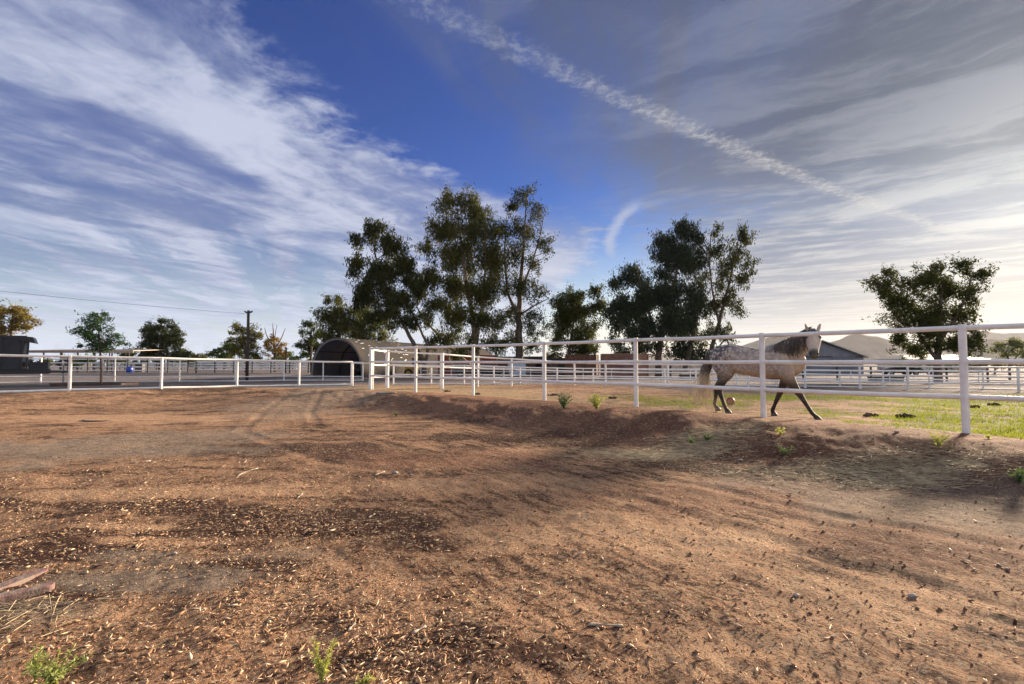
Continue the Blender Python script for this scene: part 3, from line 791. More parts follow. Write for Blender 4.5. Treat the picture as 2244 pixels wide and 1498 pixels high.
# eucalyptus leaning left, in front of the arched shelter
tree('eucalyptus_tree', 'leaning eucalyptus whose crown hangs over the front of the arched shelter', 932, 56,
     [[(934, 824, 13), (927, 790, 11), (905, 750, 9), (878, 700, 7), (850, 640, 5), (825, 570, 3.5), (812, 500, 2)],
      [(930, 800, 9), (938, 760, 6), (922, 725, 5), (905, 690, 4), (885, 650, 3)]],
     [(818, 495, 28, 26), (790, 525, 30, 24), (845, 530, 36, 28), (785, 580, 30, 34), (830, 590, 42, 36), (880, 590, 34, 40), (805, 635, 36, 32), (850, 650, 42, 34), (890, 655, 26, 30), (870, 540, 22, 22), (900, 700, 26, 26), (868, 695, 26, 26), (780, 665, 26, 24), (825, 690, 30, 24), (905, 620, 24, 34)],
     EUC, leaf=.36, dens=.78, droop=.8, blob_r=.47)
tree('eucalyptus_tree', 'tall central eucalyptus with pale bare limbs and yellow-green patches', 1046, 58,
     [[(1046, 822, 15), (1043, 760, 13), (1035, 690, 10), (1022, 620, 8), (1012, 540, 5), (1002, 460, 2.5)],
      [(1043, 770, 8), (1050, 700, 6), (1068, 620, 5), (1085, 560, 4), (1095, 500, 2)],
      [(1030, 800, 8), (1000, 775, 7), (960, 735, 5), (930, 700, 4), (910, 670, 3)],
      [(1040, 730, 6), (1060, 660, 5), (1064, 580, 4), (1062, 500, 2)],
      [(1000, 815, 6), (985, 790, 5), (975, 740, 3), (965, 700, 2)]],
     [(985, 445, 40, 28), (1045, 450, 44, 30), (960, 500, 36, 34), (1010, 500, 48, 34), (1065, 500, 44, 40), (935, 540, 28, 26), (975, 560, 44, 38), (1035, 565, 50, 44), (1080, 570, 40, 44),
      (945, 610, 36, 34), (1000, 625, 48, 40), (1060, 635, 46, 42), (960, 665, 34, 30), (1010, 690, 42, 36), (1065, 700, 42, 36), (985, 735, 36, 26), (1040, 745, 34, 22), (930, 700, 28, 26), (950, 745, 28, 22), (1085, 750, 34, 30), (1000, 770, 34, 16), (925, 640, 26, 30)],
     EUCY, PALEBARK, leaf=.34, dens=.58, droop=.7, blob_r=.44)
tree('eucalyptus_tree', 'tallest open-crowned eucalyptus, right of the central group', 1136, 60,
     [[(1138, 820, 20), (1137, 760, 17), (1136, 700, 13), (1140, 620, 9), (1148, 540, 6), (1152, 470, 3.5), (1155, 415, 1.5)],
      [(1137, 700, 9), (1112, 640, 6), (1105, 560, 4), (1110, 480, 2)],
      [(1140, 640, 6), (1165, 580, 4), (1185, 510, 2.5), (1192, 470, 1.2)],
      [(1138, 690, 5), (1170, 670, 3), (1200, 655, 1.5)]],
     [(1150, 430, 26, 30), (1115, 450, 28, 28), (1182, 465, 26, 30), (1110, 500, 34, 34), (1155, 505, 36, 36), (1188, 530, 26, 34), (1125, 560, 38, 36), (1172, 575, 32, 32), (1110, 620, 34, 34), (1155, 635, 34, 34), (1205, 550, 14, 12),
      (1185, 640, 16, 24), (1120, 690, 36, 32), (1160, 700, 32, 34), (1180, 730, 22, 30), (1125, 745, 36, 30), (1165, 760, 30, 24)],
     EUC, BARK, leaf=.32, dens=.40, droop=.5, blob_r=.42)
tree('round_tree', 'shorter dark tree standing left of the rust-red container', 1250, 62,
     [[(1250, 822, 9), (1248, 770, 7), (1255, 720, 5), (1262, 670, 3)], [(1249, 770, 5), (1230, 730, 3), (1220, 690, 2)]],
     [(1255, 645, 32, 20), (1300, 640, 26, 16), (1228, 665, 26, 24), (1275, 675, 40, 28), (1310, 672, 20, 20), (1235, 710, 34, 30), (1285, 725, 34, 30), (1222, 750, 24, 24), (1265, 760, 36, 24), (1212, 778, 22, 14), (1290, 770, 26, 18), (1245, 690, 30, 26)],
     ASH, leaf=.34, dens=.8, droop=.3, blob_r=.52)
tree('pepper_tree', 'dense dark drooping tree right of the rust-red container', 1440, 58,
     [[(1442, 824, 16), (1444, 780, 14), (1450, 730, 12), (1462, 680, 9), (1480, 610, 6), (1492, 540, 3), (1496, 490, 1.5)],
      [(1446, 750, 8), (1425, 700, 6), (1405, 640, 4), (1392, 590, 2)],
      [(1500, 812, 11), (1512, 760, 9), (1525, 700, 7), (1530, 640, 4)]],
     [(1385, 595, 30, 24), (1355, 620, 24, 22), (1410, 625, 34, 30), (1375, 665, 42, 34), (1425, 670, 46, 38), (1365, 710, 38, 32), (1415, 725, 44, 34), (1352, 750, 22, 20), (1470, 640, 40, 42), (1455, 600, 24, 26), (1475, 700, 42, 44), (1520, 650, 32, 40),
      (1495, 500, 30, 26), (1462, 530, 30, 32), (1520, 525, 26, 26), (1490, 560, 44, 34), (1440, 560, 20, 20), (1530, 570, 30, 30), (1515, 700, 30, 34), (1440, 760, 24, 18), (1360, 775, 26, 16), (1400, 765, 30, 18), (1500, 755, 30, 26), (1525, 775, 30, 18), (1480, 770, 20, 20), (1340, 690, 20, 24)],
     PEPPER, leaf=.34, dens=.75, droop=.9, blob_r=.47)
tree('eucalyptus_tree', 'slender wind-swept eucalyptus leaning right above the horse', 1545, 60,
     [[(1545, 820, 10), (1560, 760, 9), (1580, 690, 7), (1598, 620, 5), (1612, 560, 3), (1620, 510, 1.5)], [(1575, 705, 5), (1562, 640, 4), (1555, 570, 3), (1560, 510, 1.5)], [(1552, 790, 5), (1580, 750, 3), (1605, 730, 2)]],
     [(1572, 510, 20, 26), (1625, 515, 26, 30), (1560, 550, 24, 28), (1605, 560, 28, 34), (1640, 570, 22, 26), (1585, 600, 26, 28), (1630, 610, 24, 26), (1650, 600, 14, 12), (1575, 660, 24, 30), (1610, 665, 26, 30), (1560, 720, 24, 30), (1595, 730, 26, 24), (1570, 770, 40, 16), (1540, 670, 24, 30), (1545, 740, 26, 30), (1590, 640, 26, 26), (1540, 610, 24, 30)],
     EUC, leaf=.36, dens=.55, droop=.9, blob_r=.42)
tree('ash_tree', 'broad dark tree beside the corral at right, against the bright sky', 2055, 40,
     [[(2055, 832, 16), (2054, 800, 15), (2056, 760, 13), (2062, 715, 9), (2060, 660, 6), (2070, 610, 3)], [(2055, 790, 8), (2030, 760, 6), (2005, 720, 5), (1985, 660, 3)], [(2058, 750, 8), (2085, 705, 6), (2110, 650, 4), (2120, 600, 2)]],
     [(1925, 620, 34, 28), (1960, 605, 40, 26), (2010, 610, 36, 34), (1950, 650, 40, 34), (1990, 660, 44, 40), (2050, 600, 36, 26), (2110, 580, 36, 24), (2150, 600, 32, 22), (2080, 630, 46, 40), (2130, 640, 34, 28), (1960, 700, 38, 36), (2010, 715, 46, 40), (2075, 690, 50, 44), (2120, 690, 36, 36),
      (2140, 730, 28, 30), (1965, 745, 32, 28), (2020, 765, 42, 26), (2080, 755, 46, 34), (2120, 760, 26, 28), (2150, 770, 12, 14)],
     ASH, leaf=.26, dens=.5, droop=.25, blob_r=.42)
tree('mesquite_shrub', 'pale feathery shrub at the right edge beyond the white fence', 2212, 46, [[(2212, 815, 5), (2212, 795, 4), (2206, 775, 3)], [(2212, 800, 3), (2226, 775, 2)]],
     [(2190, 765, 22, 16), (2215, 755, 26, 16), (2238, 765, 26, 20), (2205, 780, 26, 14)], mat_leaf('pale_mesquite_leaf', (.10, .13, .06), (.20, .22, .11), .3), leaf=.22, dens=.5, droop=.1)
# left side
tree('mesquite_tree', 'small young tree with feathery green crown beside the gravel lane', 222, 33,
     [[(222, 835, 5), (222, 800, 4.5), (219, 760, 4), (215, 715, 2.5), (210, 690, 1.2)], [(221, 770, 2.5), (245, 735, 1.5), (262, 720, 1)], [(221, 775, 2.5), (190, 745, 1.5), (170, 735, 1)]],
     [(205, 692, 22, 12), (235, 692, 22, 12), (215, 715, 36, 20), (190, 730, 28, 18), (245, 735, 30, 20), (212, 750, 40, 18), (180, 757, 18, 8), (262, 755, 22, 10), (235, 762, 30, 8)],
     MESQ, leaf=.16, dens=.55, droop=.0, narrow=.4)
tree('olive_tree', 'golden-lit tree rising behind the dark trailer at the left edge', 28, 88, [[(28, 815, 9), (27, 770, 8), (24, 730, 5), (28, 690, 3)]],
     [(30, 682, 30, 18), (5, 695, 26, 24), (45, 705, 26, 22), (18, 720, 34, 24), (60, 716, 16, 12), (-20, 715, 26, 26)], mat_leaf('golden_olive_leaf', (.09, .085, .025), (.28, .20, .055), .35), leaf=.5, dens=.8, droop=.2)
tree('pine_tree', 'dense dark tree with a sunlit right half, behind the far corrals', 350, 92, [[(352, 815, 9), (352, 780, 8), (352, 740, 5)]],
     [(330, 720, 22, 22), (352, 712, 22, 14), (372, 712, 18, 16), (325, 745, 22, 26), (355, 745, 30, 28), (385, 740, 18, 26), (340, 775, 32, 18), (378, 772, 30, 18), (406, 748, 10, 10), (408, 775, 14, 12)], FARDARK, leaf=.5, dens=1.0, droop=.1)
tree('olive_tree', 'rounded green-gold tree directly behind the light pole', 538, 84, [[(540, 815, 8), (540, 785, 7), (536, 750, 5), (530, 725, 3)]],
     [(535, 722, 28, 18), (515, 740, 22, 18), (558, 742, 22, 20), (535, 755, 32, 22), (515, 772, 24, 16), (560, 772, 24, 16)], FAROLIVE, leaf=.45, dens=.85, droop=.2)
tree('bare_tree', 'straggly brown tree with bare twigs, right of the light pole', 602, 86, [[(602, 815, 6), (602, 775, 5), (600, 740, 3), (598, 708, 1)], [(601, 765, 3), (615, 740, 2), (622, 718, 1)], [(601, 760, 3), (588, 738, 2), (584, 718, 1)], [(601, 750, 2), (606, 725, 1.2), (610, 712, .8)]],
     [(595, 745, 22, 14), (612, 755, 20, 14), (590, 768, 26, 16), (615, 775, 22, 14)], GOLD, leaf=.4, dens=.6, droop=.1)
tree('green_tree', 'low green tree left of the light pole, above the corral rails', 492, 95, [[(492, 812, 6), (492, 780, 4)]], [(490, 760, 22, 14), (475, 770, 14, 12), (508, 768, 18, 16), (492, 780, 30, 12)], GREEN, leaf=.5, dens=1.0, droop=.1)
tree('eucalyptus_tree', 'olive-green tree behind the arched shelter, left of the tall eucalyptus', 745, 82, [[(745, 818, 8), (745, 760, 7), (740, 710, 5), (732, 670, 3)], [(745, 760, 5), (790, 715, 4), (815, 690, 2)]],
     [(728, 660, 24, 18), (715, 690, 26, 24), (750, 680, 28, 24), (790, 690, 34, 26), (740, 715, 36, 26), (785, 725, 40, 26), (830, 710, 34, 26), (835, 740, 36, 20), (720, 735, 28, 22)], mat_leaf('olive_eucalyptus_leaf', (.035, .048, .020), (.12, .125, .032), .28), leaf=.45, dens=.8, droop=.6)
tree('cypress_tree', 'narrow dark tree at the left end of the arched shelter', 682, 86, [[(682, 815, 6), (682, 770, 5), (682, 720, 3)]], [(680, 712, 18, 18), (672, 738, 18, 20), (690, 735, 20, 22), (680, 760, 26, 18), (655, 755, 18, 12)], FARDARK, leaf=.45, dens=.85, droop=.5)


def bush(label, px, Y, clumps, m, leaf=.5, group='low bushes beyond the corrals'):
    return tree('bush', label, px, Y, [[(px, 812, 4), (px, 795, 3)]], clumps, m, leaf=leaf, dens=1.0, droop=.1, group=None)
bush('dark low hedge behind the corral left of the tall pole barn post', 290, 100, [(275, 776, 22, 10), (300, 775, 22, 12), (320, 778, 18, 12)], FARDARK)
bush('low olive bush right of the dense dark tree, behind the corral', 432, 100, [(425, 779, 22, 12), (450, 778, 20, 10), (405, 782, 16, 10)], FAROLIVE)
bush('bright green bush seen under the shade roof at left', 195, 98, [(185, 786, 26, 9), (215, 787, 22, 8), (150, 783, 20, 8)], GREEN)
bush('green shrub row behind the corral, between bare tree and shelter', 655, 98, [(640, 778, 20, 12), (668, 780, 20, 12), (560, 786, 24, 8), (600, 787, 20, 8)], GREEN)
bush('dark trimmed hedge under the slender leaning eucalyptus', 1500, 75, [(1480, 790, 16, 8), (1505, 788, 22, 9), (1530, 790, 18, 8)], FARDARK)
bush('green shrubs under the broad tree at right', 1990, 62, [(1960, 797, 18, 9), (1990, 795, 20, 10), (2025, 796, 18, 9), (2090, 798, 20, 8)], GREEN)
bush('dark shrub mass beyond the corral at the right edge', 2180, 70, [(2120, 800, 22, 7), (2150, 798, 22, 8), (2185, 800, 22, 8), (2230, 800, 24, 8)], FAROLIVE)
for k in range(16):
    px = 60 + 42 * k + random.uniform(-8, 8)
    ORD = 'first second third fourth fifth sixth seventh eighth ninth tenth eleventh twelfth thirteenth fourteenth fifteenth sixteenth'.split()
    tree('bush', ORD[k] + ' bush from the left in the low hedge row behind the far corrals', px, 112, [[(px, 806, 3), (px, 796, 2)]], [(px - 12, 794, 18, 9 + 3 * random.random()), (px + 12, 793, 18, 10), (px, 788, 16, 7)], [FARDARK, FAROLIVE, FARDARK, GREEN][k % 4], leaf=.6, dens=1.0, droop=.1, group='hedge row behind the corrals')

# ------------------------------------------------------------------ buildings and yard things
def frame_at(px, Y, rz=0):
    p = at(px, 793, Y); return Vector((p.x, Y, hz(p.x, Y))), rz


def hoop_barn():
    a = at(738, 793, 55); A = Vector((a.x, 55, 0)); f = at(1052, 793, 97); B = Vector((f.x, 97, 0))
    d = (B - A); L = d.length; d.normalize(); side = Vector((d.y, -d.x, 0))   # side points right
    z0 = min(hz(A.x, A.y), hz(B.x, B.y)) - .05
    T = thing('arched_shelter', 'long arched grey-tan hoop shelter with an open dark end', 'shelter', (A.x, A.y, z0))
    W, H = 3.5, 4.55
    prof = []
    for k in range(41):
        an = math.pi * k / 40
        prof.append((-math.cos(an) * W * (1 + .02 * math.sin(an)), math.sin(an) ** .82 * H))
    nseg = 9
    # shell: one panel of sheeting per bay, with thickness
    for sgm in range(nseg):
        q = MB(); V = []; F = []
        for e, l in enumerate((L * sgm / nseg + (.0 if sgm else -.12), L * (sgm + 1) / nseg - .004)):
            for t in (0, .07):
                for (px_, pz_) in prof:
                    nl = math.hypot(px_ / W, pz_ / H) or 1
                    sag = 0
                    k = 1 - t / W + (sag / W if e == 0 and sgm else 0)
                    V.append(side * (px_ * k) + d * l + Vector((0, 0, pz_ * k)))
        n = len(prof)
        for k in range(n - 1):
            F.append((k, k + 1, 2 * n + k + 1, 2 * n + k)); F.append((n + k, 3 * n + k, 3 * n + k + 1, n + k + 1))
            F.append((k, n + k, n + k + 1, k + 1)); F.append((2 * n + k, 2 * n + k + 1, 3 * n + k + 1, 3 * n + k))
        q.add(V, F); q.build('sheeting', TARP, T)
    for k in range(nseg + 1):
        l = min(max(L * k / nseg, -.05), L - .1)
        q = MB(); q.tube([side * (x * .965) + d * l + Vector((0, 0, z * .965)) for x, z in prof], .09 if k else .11, 6); q.build('rib', DARKPOST if k else ROOFGREY, T)
    for f in (.22, .5, .78):
        an = math.pi * f; x, z = -math.cos(an) * W * .95, math.sin(an) ** .82 * H * .95
        q = MB(); q.tube([side * x + Vector((0, 0, z)) + d * .1, side * x + Vector((0, 0, z)) + d * (L - .3)], .06, 6); q.build('purlin', DARKPOST, T)
    # white dashes on the right-hand flank, standing in for light through holes
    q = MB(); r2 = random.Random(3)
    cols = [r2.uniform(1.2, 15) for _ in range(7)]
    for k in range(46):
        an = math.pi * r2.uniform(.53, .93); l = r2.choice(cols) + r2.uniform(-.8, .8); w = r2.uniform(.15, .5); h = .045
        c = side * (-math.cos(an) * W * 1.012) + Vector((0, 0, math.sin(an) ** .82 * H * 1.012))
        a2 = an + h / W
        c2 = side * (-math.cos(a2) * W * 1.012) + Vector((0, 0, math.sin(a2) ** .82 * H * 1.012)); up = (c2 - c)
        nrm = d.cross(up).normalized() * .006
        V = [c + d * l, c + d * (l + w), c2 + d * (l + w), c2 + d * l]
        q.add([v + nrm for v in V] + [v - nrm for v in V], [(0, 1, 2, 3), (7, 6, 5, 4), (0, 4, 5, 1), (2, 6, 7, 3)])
    o = q.build('hole_light_dashes', PATCH, T); tag(o, kind='stuff')
    # white end flap hanging at the right of the opening
    q = MB(); q.add([side * (W * 1.0) + d * -.16 + Vector((0, 0, 2.0)), side * (W * 1.03) + d * -.16 + Vector((0, 0, .2)), side * (W * 1.03) + d * 1.4 + Vector((0, 0, .2)), side * (W * 1.035) + d * .6 + Vector((0, 0, 1.9))], [(0, 1, 2, 3), (3, 2, 1, 0)])
    # cart parked inside
    p = A + d * 5 + side * .2; zz = hz(p.x, p.y)
    C = thing('flatbed_cart', 'dark slatted cart parked inside the arched shelter', 'cart', (p.x, p.y, zz), -.1)
    q = MB().box(-1.3, 1.3, -.7, .7, .62, .78); q.build('bed', DARKPOST, C)
    for x in (-1.25, -.62, 0, .62, 1.25): MB().box(x - .04, x + .04, -.72, -.64, .78, 1.75).build('stake', DARKPOST, C)
    for z in (1.05, 1.35, 1.65): MB().box(-1.3, 1.3, -.76, -.722, z - .08, z + .08).build('side_board', DARKPOST, C)
    for x in (-.85, .85):
        for y in (-.6, .6): MB().disc_wheel((x, y, .36), (0, 1, 0), .36, .2).build('wheel', RUBBER, C, smooth=True)
hoop_barn()


def container(label, px0, px1, Ya, Yb, wid, m, doors_open=False, Hc=2.6, name='shipping_container'):
    """long corrugated side from px0 (distance Ya) to px1 (distance Yb)"""
    a = at(px0, 793, Ya); b = at(px1, 793, Yb); A = Vector((a.x, a.y, 0)); B = Vector((b.x, b.y, 0))
    d = (B - A); L = d.length; d.normalize(); back = Vector((-d.y, d.x, 0))
    if back.y < 0: back = -back
    z0 = min(hz(A.x, A.y), hz(B.x, B.y))
    T = thing(name, label, 'container', (A.x, A.y, z0 + .03), math.atan2(d.y, d.x))
    sgn = 1                                                    # local +y is the back
    n = max(6, int(L / .28)); V = []; F = []
    for i in range(n + 1):
        x = .12 + (L - .24) * i / n
        for (xx, yy) in ((x - .07, 0.0), (x - .03, .06), (x + .03, .06), (x + .07, 0.0)):
            V.append((xx, yy + .03, .16)); V.append((xx, yy + .03, Hc - .12))
    for k in range(len(V) // 2 - 1): F.append((2 * k, 2 * k + 2, 2 * k + 3, 2 * k + 1))
    MB().add(V, F).build('corrugated_side', m, T)
    q = MB().box(.05, L - .05, .12, wid, .1, Hc - .05); q.build('body', m, T)
    for z in (0.0, Hc - .12): MB().box(-.02, L + .02, -.03, .05, z, z + .14).build('side_rail', m, T, bevel=.01)
    for x in (0, L):
        for y in (0, wid): MB().box(x - .09, x + .09, y - .06, y + .06, .003, Hc + .003).build('corner_post', m, T, bevel=.01)
    # end doors at x = 0
    for k in range(2):
        y0 = .12 + k * (wid - .2) / 2; y1 = y0 + (wid - .2) / 2 - .04
        D = MB().box(-.05, .03, y0, y1, .18, Hc - .16).build('door', m, T)
        for yy in (y0 + .3, y1 - .3):
            o = MB().tube([(-.09, yy, .12), (-.09, yy, Hc - .1)], .025, 8).build('lock_rod', STEEL, D)
        MB().box(-.058, -.052, y0 + .15, y1 - .2, Hc * .55, Hc * .63).build('label_plate', PATCH, D)
    return T
container('bright red shipping container behind the silver tank and tree trunk', 972, 1088, 62, 65, 2.4, REDPAINT)
container('weathered rust-red shipping container with pale streaked ribs, right of the brown wall', 1318, 1388, 54, 50.5, 2.4, RUSTPAINT)
container('darker rust container set back left of the pale streaked one', 1240, 1306, 60, 59, 2.4, RUST)


def low_wall():
    a = at(1150, 793, 63); b = at(1268, 793, 60); A = Vector((a.x, a.y, 0)); B = Vector((b.x, b.y, 0)); d = B - A; L = d.length
    T = thing('low_shed', 'low dark brown flat-roofed shed between pale blue tank and containers', 'shed', (A.x, A.y, hz(A.x, A.y) - .02), math.atan2(d.y, d.x))
    MB().box(0, L, .1, 3.2, 0, 2.1).build('wall', BROWNWALL, T)
    MB().box(-.2, L + .2, -.35, 3.5, 2.1, 2.28).build('roof', DARKPOST, T)
    MB().box(L * .62, L * .74, .04, .09, .05, 1.85).build('door', DARKPOST, T)
    MB().box(L * .2, L * .42, .05, .09, .9, 1.6).build('window', GLASS, T)
    # flat roof strip reaching behind the trees to the left
    a = at(1090, 793, 75); b = at(1230, 793, 72); A = Vector((a.x, a.y, 0)); B = Vector((b.x, b.y, 0)); d = B - A; L = d.length
    T = thing('long_shed', 'long dark shed roof behind the pale blue tank', 'shed', (A.x, A.y, hz(A.x, A.y) - .02), math.atan2(d.y, d.x))
    MB().box(0, L, 0, 5, 0, 2.35).build('wall', BROWNWALL, T)
    MB().box(-.2, L + .2, -.5, 5.4, 2.35, 2.6).build('roof', DARKPOST, T)
low_wall()


def loader():
    p, _ = frame_at(910, 58); T = thing('wheel_loader', 'yellow wheel loader parked beside the arched shelter', 'loader', tuple(p), math.radians(8))
    V = [(-1.2, -.6, .6), (.2, -.6, .55), (.35, -.6, 1.0), (.2, -.6, 1.35), (-1.1, -.6, 1.45)]
    q = MB(); q.add(V + [(x, -y, z) for x, y, z in V], [(0, 1, 2, 3, 4), (9, 8, 7, 6, 5)] + [(i, 5 + i, 5 + (i + 1) % 5, (i + 1) % 5) for i in range(5)]); q.build('engine_body', YELLOW, T, bevel=.03)
    C = MB().box(-.35, .75, -.5, .5, 1.3, 1.38).build('cab_floor', BLACKP, T)
    for x in (-.3, .7):
        for y in (-.46, .46): MB().tube([(x, y, 1.38), (x * .9, y * .95, 2.1)], .045, 6).build('cab_post', BLACKP, T)
    MB().box(-.42, .8, -.56, .56, 2.1, 2.2).build('cab_roof', BLACKP, T, bevel=.03)
    MB().box(-.27, .62, -.44, .44, 1.4, 2.08).build('cab_glass', GLASS, T)
    for y in (-.72, .72):
        MB().tube([(.1, y * .8, 1.45), (.8, y * .8, 1.5), (1.35, y * .8, 1.1), (1.75, y * .8, .5)], .1, 6).build('lift_arm', YELLOW, T)
        for x in (-.75, .95):
            w = MB().disc_wheel((x, y, .48), (0, 1, 0), .48, .34, 22).build('tyre', RUBBER, T, smooth=True)
            MB().disc_wheel((x, y * 1.02, .48), (0, 1, 0), .24, .32, 14).build('rim', YELLOW, w, smooth=True)
    V = [(1.7, 0, .2), (2.3, 0, .12), (1.75, 0, .16), (1.6, 0, .7), (1.75, 0, .95)]
    q = MB(); prof = [(2.35, .1), (1.75, .1), (1.6, .4), (1.7, .85), (1.78, .85), (1.7, .42), (1.82, .18), (2.35, .16)]
    n = len(prof); q.add([(x, -.95, z) for x, z in prof] + [(x, .95, z) for x, z in prof], [tuple(range(n)), tuple(range(2 * n - 1, n - 1, -1))] + [(i, n + i, n + (i + 1) % n, (i + 1) % n) for i in range(n)])
    q.build('bucket', STEEL, T)
loader()


def tank_trailer():
    p, _ = frame_at(1010, 55); T = thing('tank_trailer', 'silver horizontal tank on a small wheeled frame before the red container', 'tank', tuple(p), .12)
    pts = [(-.95, 0, 1.0), (-.88, 0, 1.0), (-.78, 0, 1.0), (.78, 0, 1.0), (.88, 0, 1.0), (.95, 0, 1.0)]
    MB().tube(pts, [.2, .42, .52, .52, .42, .2], 20).build('tank', STEEL, T, smooth=True)
    for x in (-.5, 0, .5): MB().tube([(x - .02, 0, 1.0), (x + .02, 0, 1.0)], .535, 20).build('strap', DARKPOST, T)
    for y in (-.4, .4):
        MB().box(-1.0, 1.3, y - .04, y + .04, .42, .5).build('frame_rail', DARKPOST, T)
        w = MB().disc_wheel((-.1, y * 1.35, .33), (0, 1, 0), .33, .18).build('tyre', RUBBER, T, smooth=True)
        MB().disc_wheel((-.1, y * 1.38, .33), (0, 1, 0), .17, .17, 12).build('rim', STEEL, w, smooth=True)
    MB().tube([(1.2, 0, .46), (1.6, 0, .45), (1.6, 0, 0)], .04, 6).build('jack_stand', DARKPOST, T)
tank_trailer()


def car(label, px, Y, m, rz, name='parked_car', L=4.4):
    p, _ = frame_at(px, Y); T = thing(name, label, 'car', tuple(p), rz)
    prof = [(-L / 2, .35), (-L / 2 + .02, .8), (-L * .42, .98), (-L * .30, 1.02), (-L * .18, 1.42), (L * .10, 1.45), (L * .22, 1.05), (L * .44, .88), (L / 2 - .02, .7), (L / 2, .35)]
    n = len(prof); V = []
    for y, k in ((-.86, 1), (-.80, .97), (.80, .97), (.86, 1)):
        for (x, z) in prof:
            inset = .16 if z > 1.1 else 0
            V.append((x * (1 if k == 1 else 1), (abs(y) - inset) * (1 if y > 0 else -1) * (1.0 if k == 1 else .98), z + (0 if k == 1 else .015)))
    F = [tuple(range(n))[::-1], tuple(range(3 * n, 4 * n))]
    for r in range(3):
        for i in range(n): F.append((r * n + i, r * n + (i + 1) % n, (r + 1) * n + (i + 1) % n, (r + 1) * n + i))
    MB().add(V, F).build('body', m, T, bevel=.03)
    for y in (-.75, .75):
        MB().add([(-L * .27, y * 1.005, 1.06), (-L * .17, y * .955, 1.38), (L * .09, y * .95, 1.40), (L * .19, y * 1.005, 1.06)] + [(-L * .27, y * 1.05, 1.06), (-L * .17, y * .985, 1.38), (L * .09, y * .985, 1.40), (L * .19, y * 1.05, 1.06)],
                 [(0, 1, 2, 3), (7, 6, 5, 4), (0, 4, 5, 1), (1, 5, 6, 2), (2, 6, 7, 3), (3, 7, 4, 0)]).build('window', GLASS, T)
        for x in (-L * .31, L * .31):
            w = MB().disc_wheel((x, y * 1.08, .32), (0, 1, 0), .32, .2, 18).build('wheel', RUBBER, T, smooth=True)
            MB().disc_wheel((x, y * 1.10, .32), (0, 1, 0), .19, .19, 12).build('rim', STEEL, w, smooth=True)
    for y in (-.6, .6): MB().box(L / 2 - .05, L / 2 + .01, y - .14, y + .14, .62, .74).build('headlight', PATCH, T)
    return T
car('dark hatchback parked behind the arena rails, right of the red container', 1072, 57, BLACKP, .35)
car('dark car parked under the shrubs at right', 1972, 64, BLACKP, 2.9)
car('white car parked beyond the rails just left of the broad tree trunk', 2012, 66, mat('white_car_paint', (.7, .7, .7), .25, .05, 2, bump=0), 2.7)


def blue_tank():
    p, _ = frame_at(1132, 58); T = thing('utility_tank', 'pale blue box-shaped tank with dark hatches behind the arena rails', 'tank', tuple(p), .05)
    MB().box(-1.05, 1.05, -.7, .7, .12, 1.55).build('body', LIGHTBLUE, T, bevel=.06)
    for x in (-.9, .9): MB().box(x - .1, x + .1, -.6, .6, 0, .13).build('skid', DARKPOST, T)
    for (x, z) in ((-.35, 1.1), (-.3, .75), (.45, 1.1)): MB().box(x - .13, x + .13, -.725, -.69, z - .07, z + .07).build('hatch', DARKPOST, T)
    MB().tube([(.3, 0, 1.54), (.3, 0, 1.68)], .22, 14).build('filler_cap', STEEL, T)
blue_tank()


def gable_barn():
    Y = 70; L0 = at(1708, 793, Y).x; R0 = at(1892, 793, Y).x; w = R0 - L0; z0 = hz((L0 + R0) / 2, Y)
    T = thing('gable_barn', 'grey metal gable barn behind the horse, with pale side wall', 'barn', (L0, Y, z0 - .02))
    he = at(0, 781, Y).z - z0; hp = at(0, 747, Y).z - z0
    q = MB(); q.add([(0, 0, 0), (w, 0, 0), (w, 0, he), (w / 2, 0, hp - .1), (0, 0, he), (0, .2, 0), (w, .2, 0), (w, .2, he), (w / 2, .2, hp - .1), (0, .2, he)],
                    [(0, 1, 2, 3, 4), (9, 8, 7, 6, 5)] + [(i, 5 + i, 5 + (i + 1) % 5, (i + 1) % 5) for i in range(5)])
    q.build('gable_wall', GREYMETAL, T)
    MB().box(w - .2, w, .2, 12, 0, he).build('side_wall', CREAM, T); MB().box(0, .2, .2, 12, 0, he).build('side_wall', CREAM, T)
    MB().box(.2, w - .2, 11.8, 12, 0, he).build('back_wall', GREYMETAL, T)
    sl = (hp - he) / (w / 2)
    for sg in (0, 1):
        xs = (-.45, w / 2) if sg == 0 else (w / 2, w + .45)
        za = he - .45 * sl; V = []
        for yy in (-.5, 12.4):
            for t in (0, .14):
                for x in xs:
                    V.append((x, yy, (hp if abs(x - w / 2) < 1e-6 else za) + t))
        MB().add(V, [(0, 1, 3, 2), (4, 6, 7, 5), (0, 2, 6, 4), (1, 5, 7, 3), (2, 3, 7, 6), (0, 4, 5, 1)]).build('roof', ROOFGREY, T)
    for x in [w * k / 8 for k in range(1, 8)]: MB().box(x - .03, x + .03, -.04, -.003, 0, he).build('panel_seam', ROOFGREY, T)
    MB().box(w * .62, w * .90, -.05, -.004, 0, 2.6).build('door', mat('door_grey', (.15, .17, .21), .5), T)
    MB().box(-.0, w, -.035, -.002, he - .1, he + .06).build('trim_band', DARKPOST, T)
    # lean-to at the right
    MB().box(w + .1, w + 1.6, 2, 8, he - .35, he - .2).build('porch_roof', ROOFGREY, T)
    for y in (2.2, 7.8): MB().box(w + 1.4, w + 1.55, y, y + .15, 0, he - .35).build('porch_post', DARKPOST, T)
gable_barn()


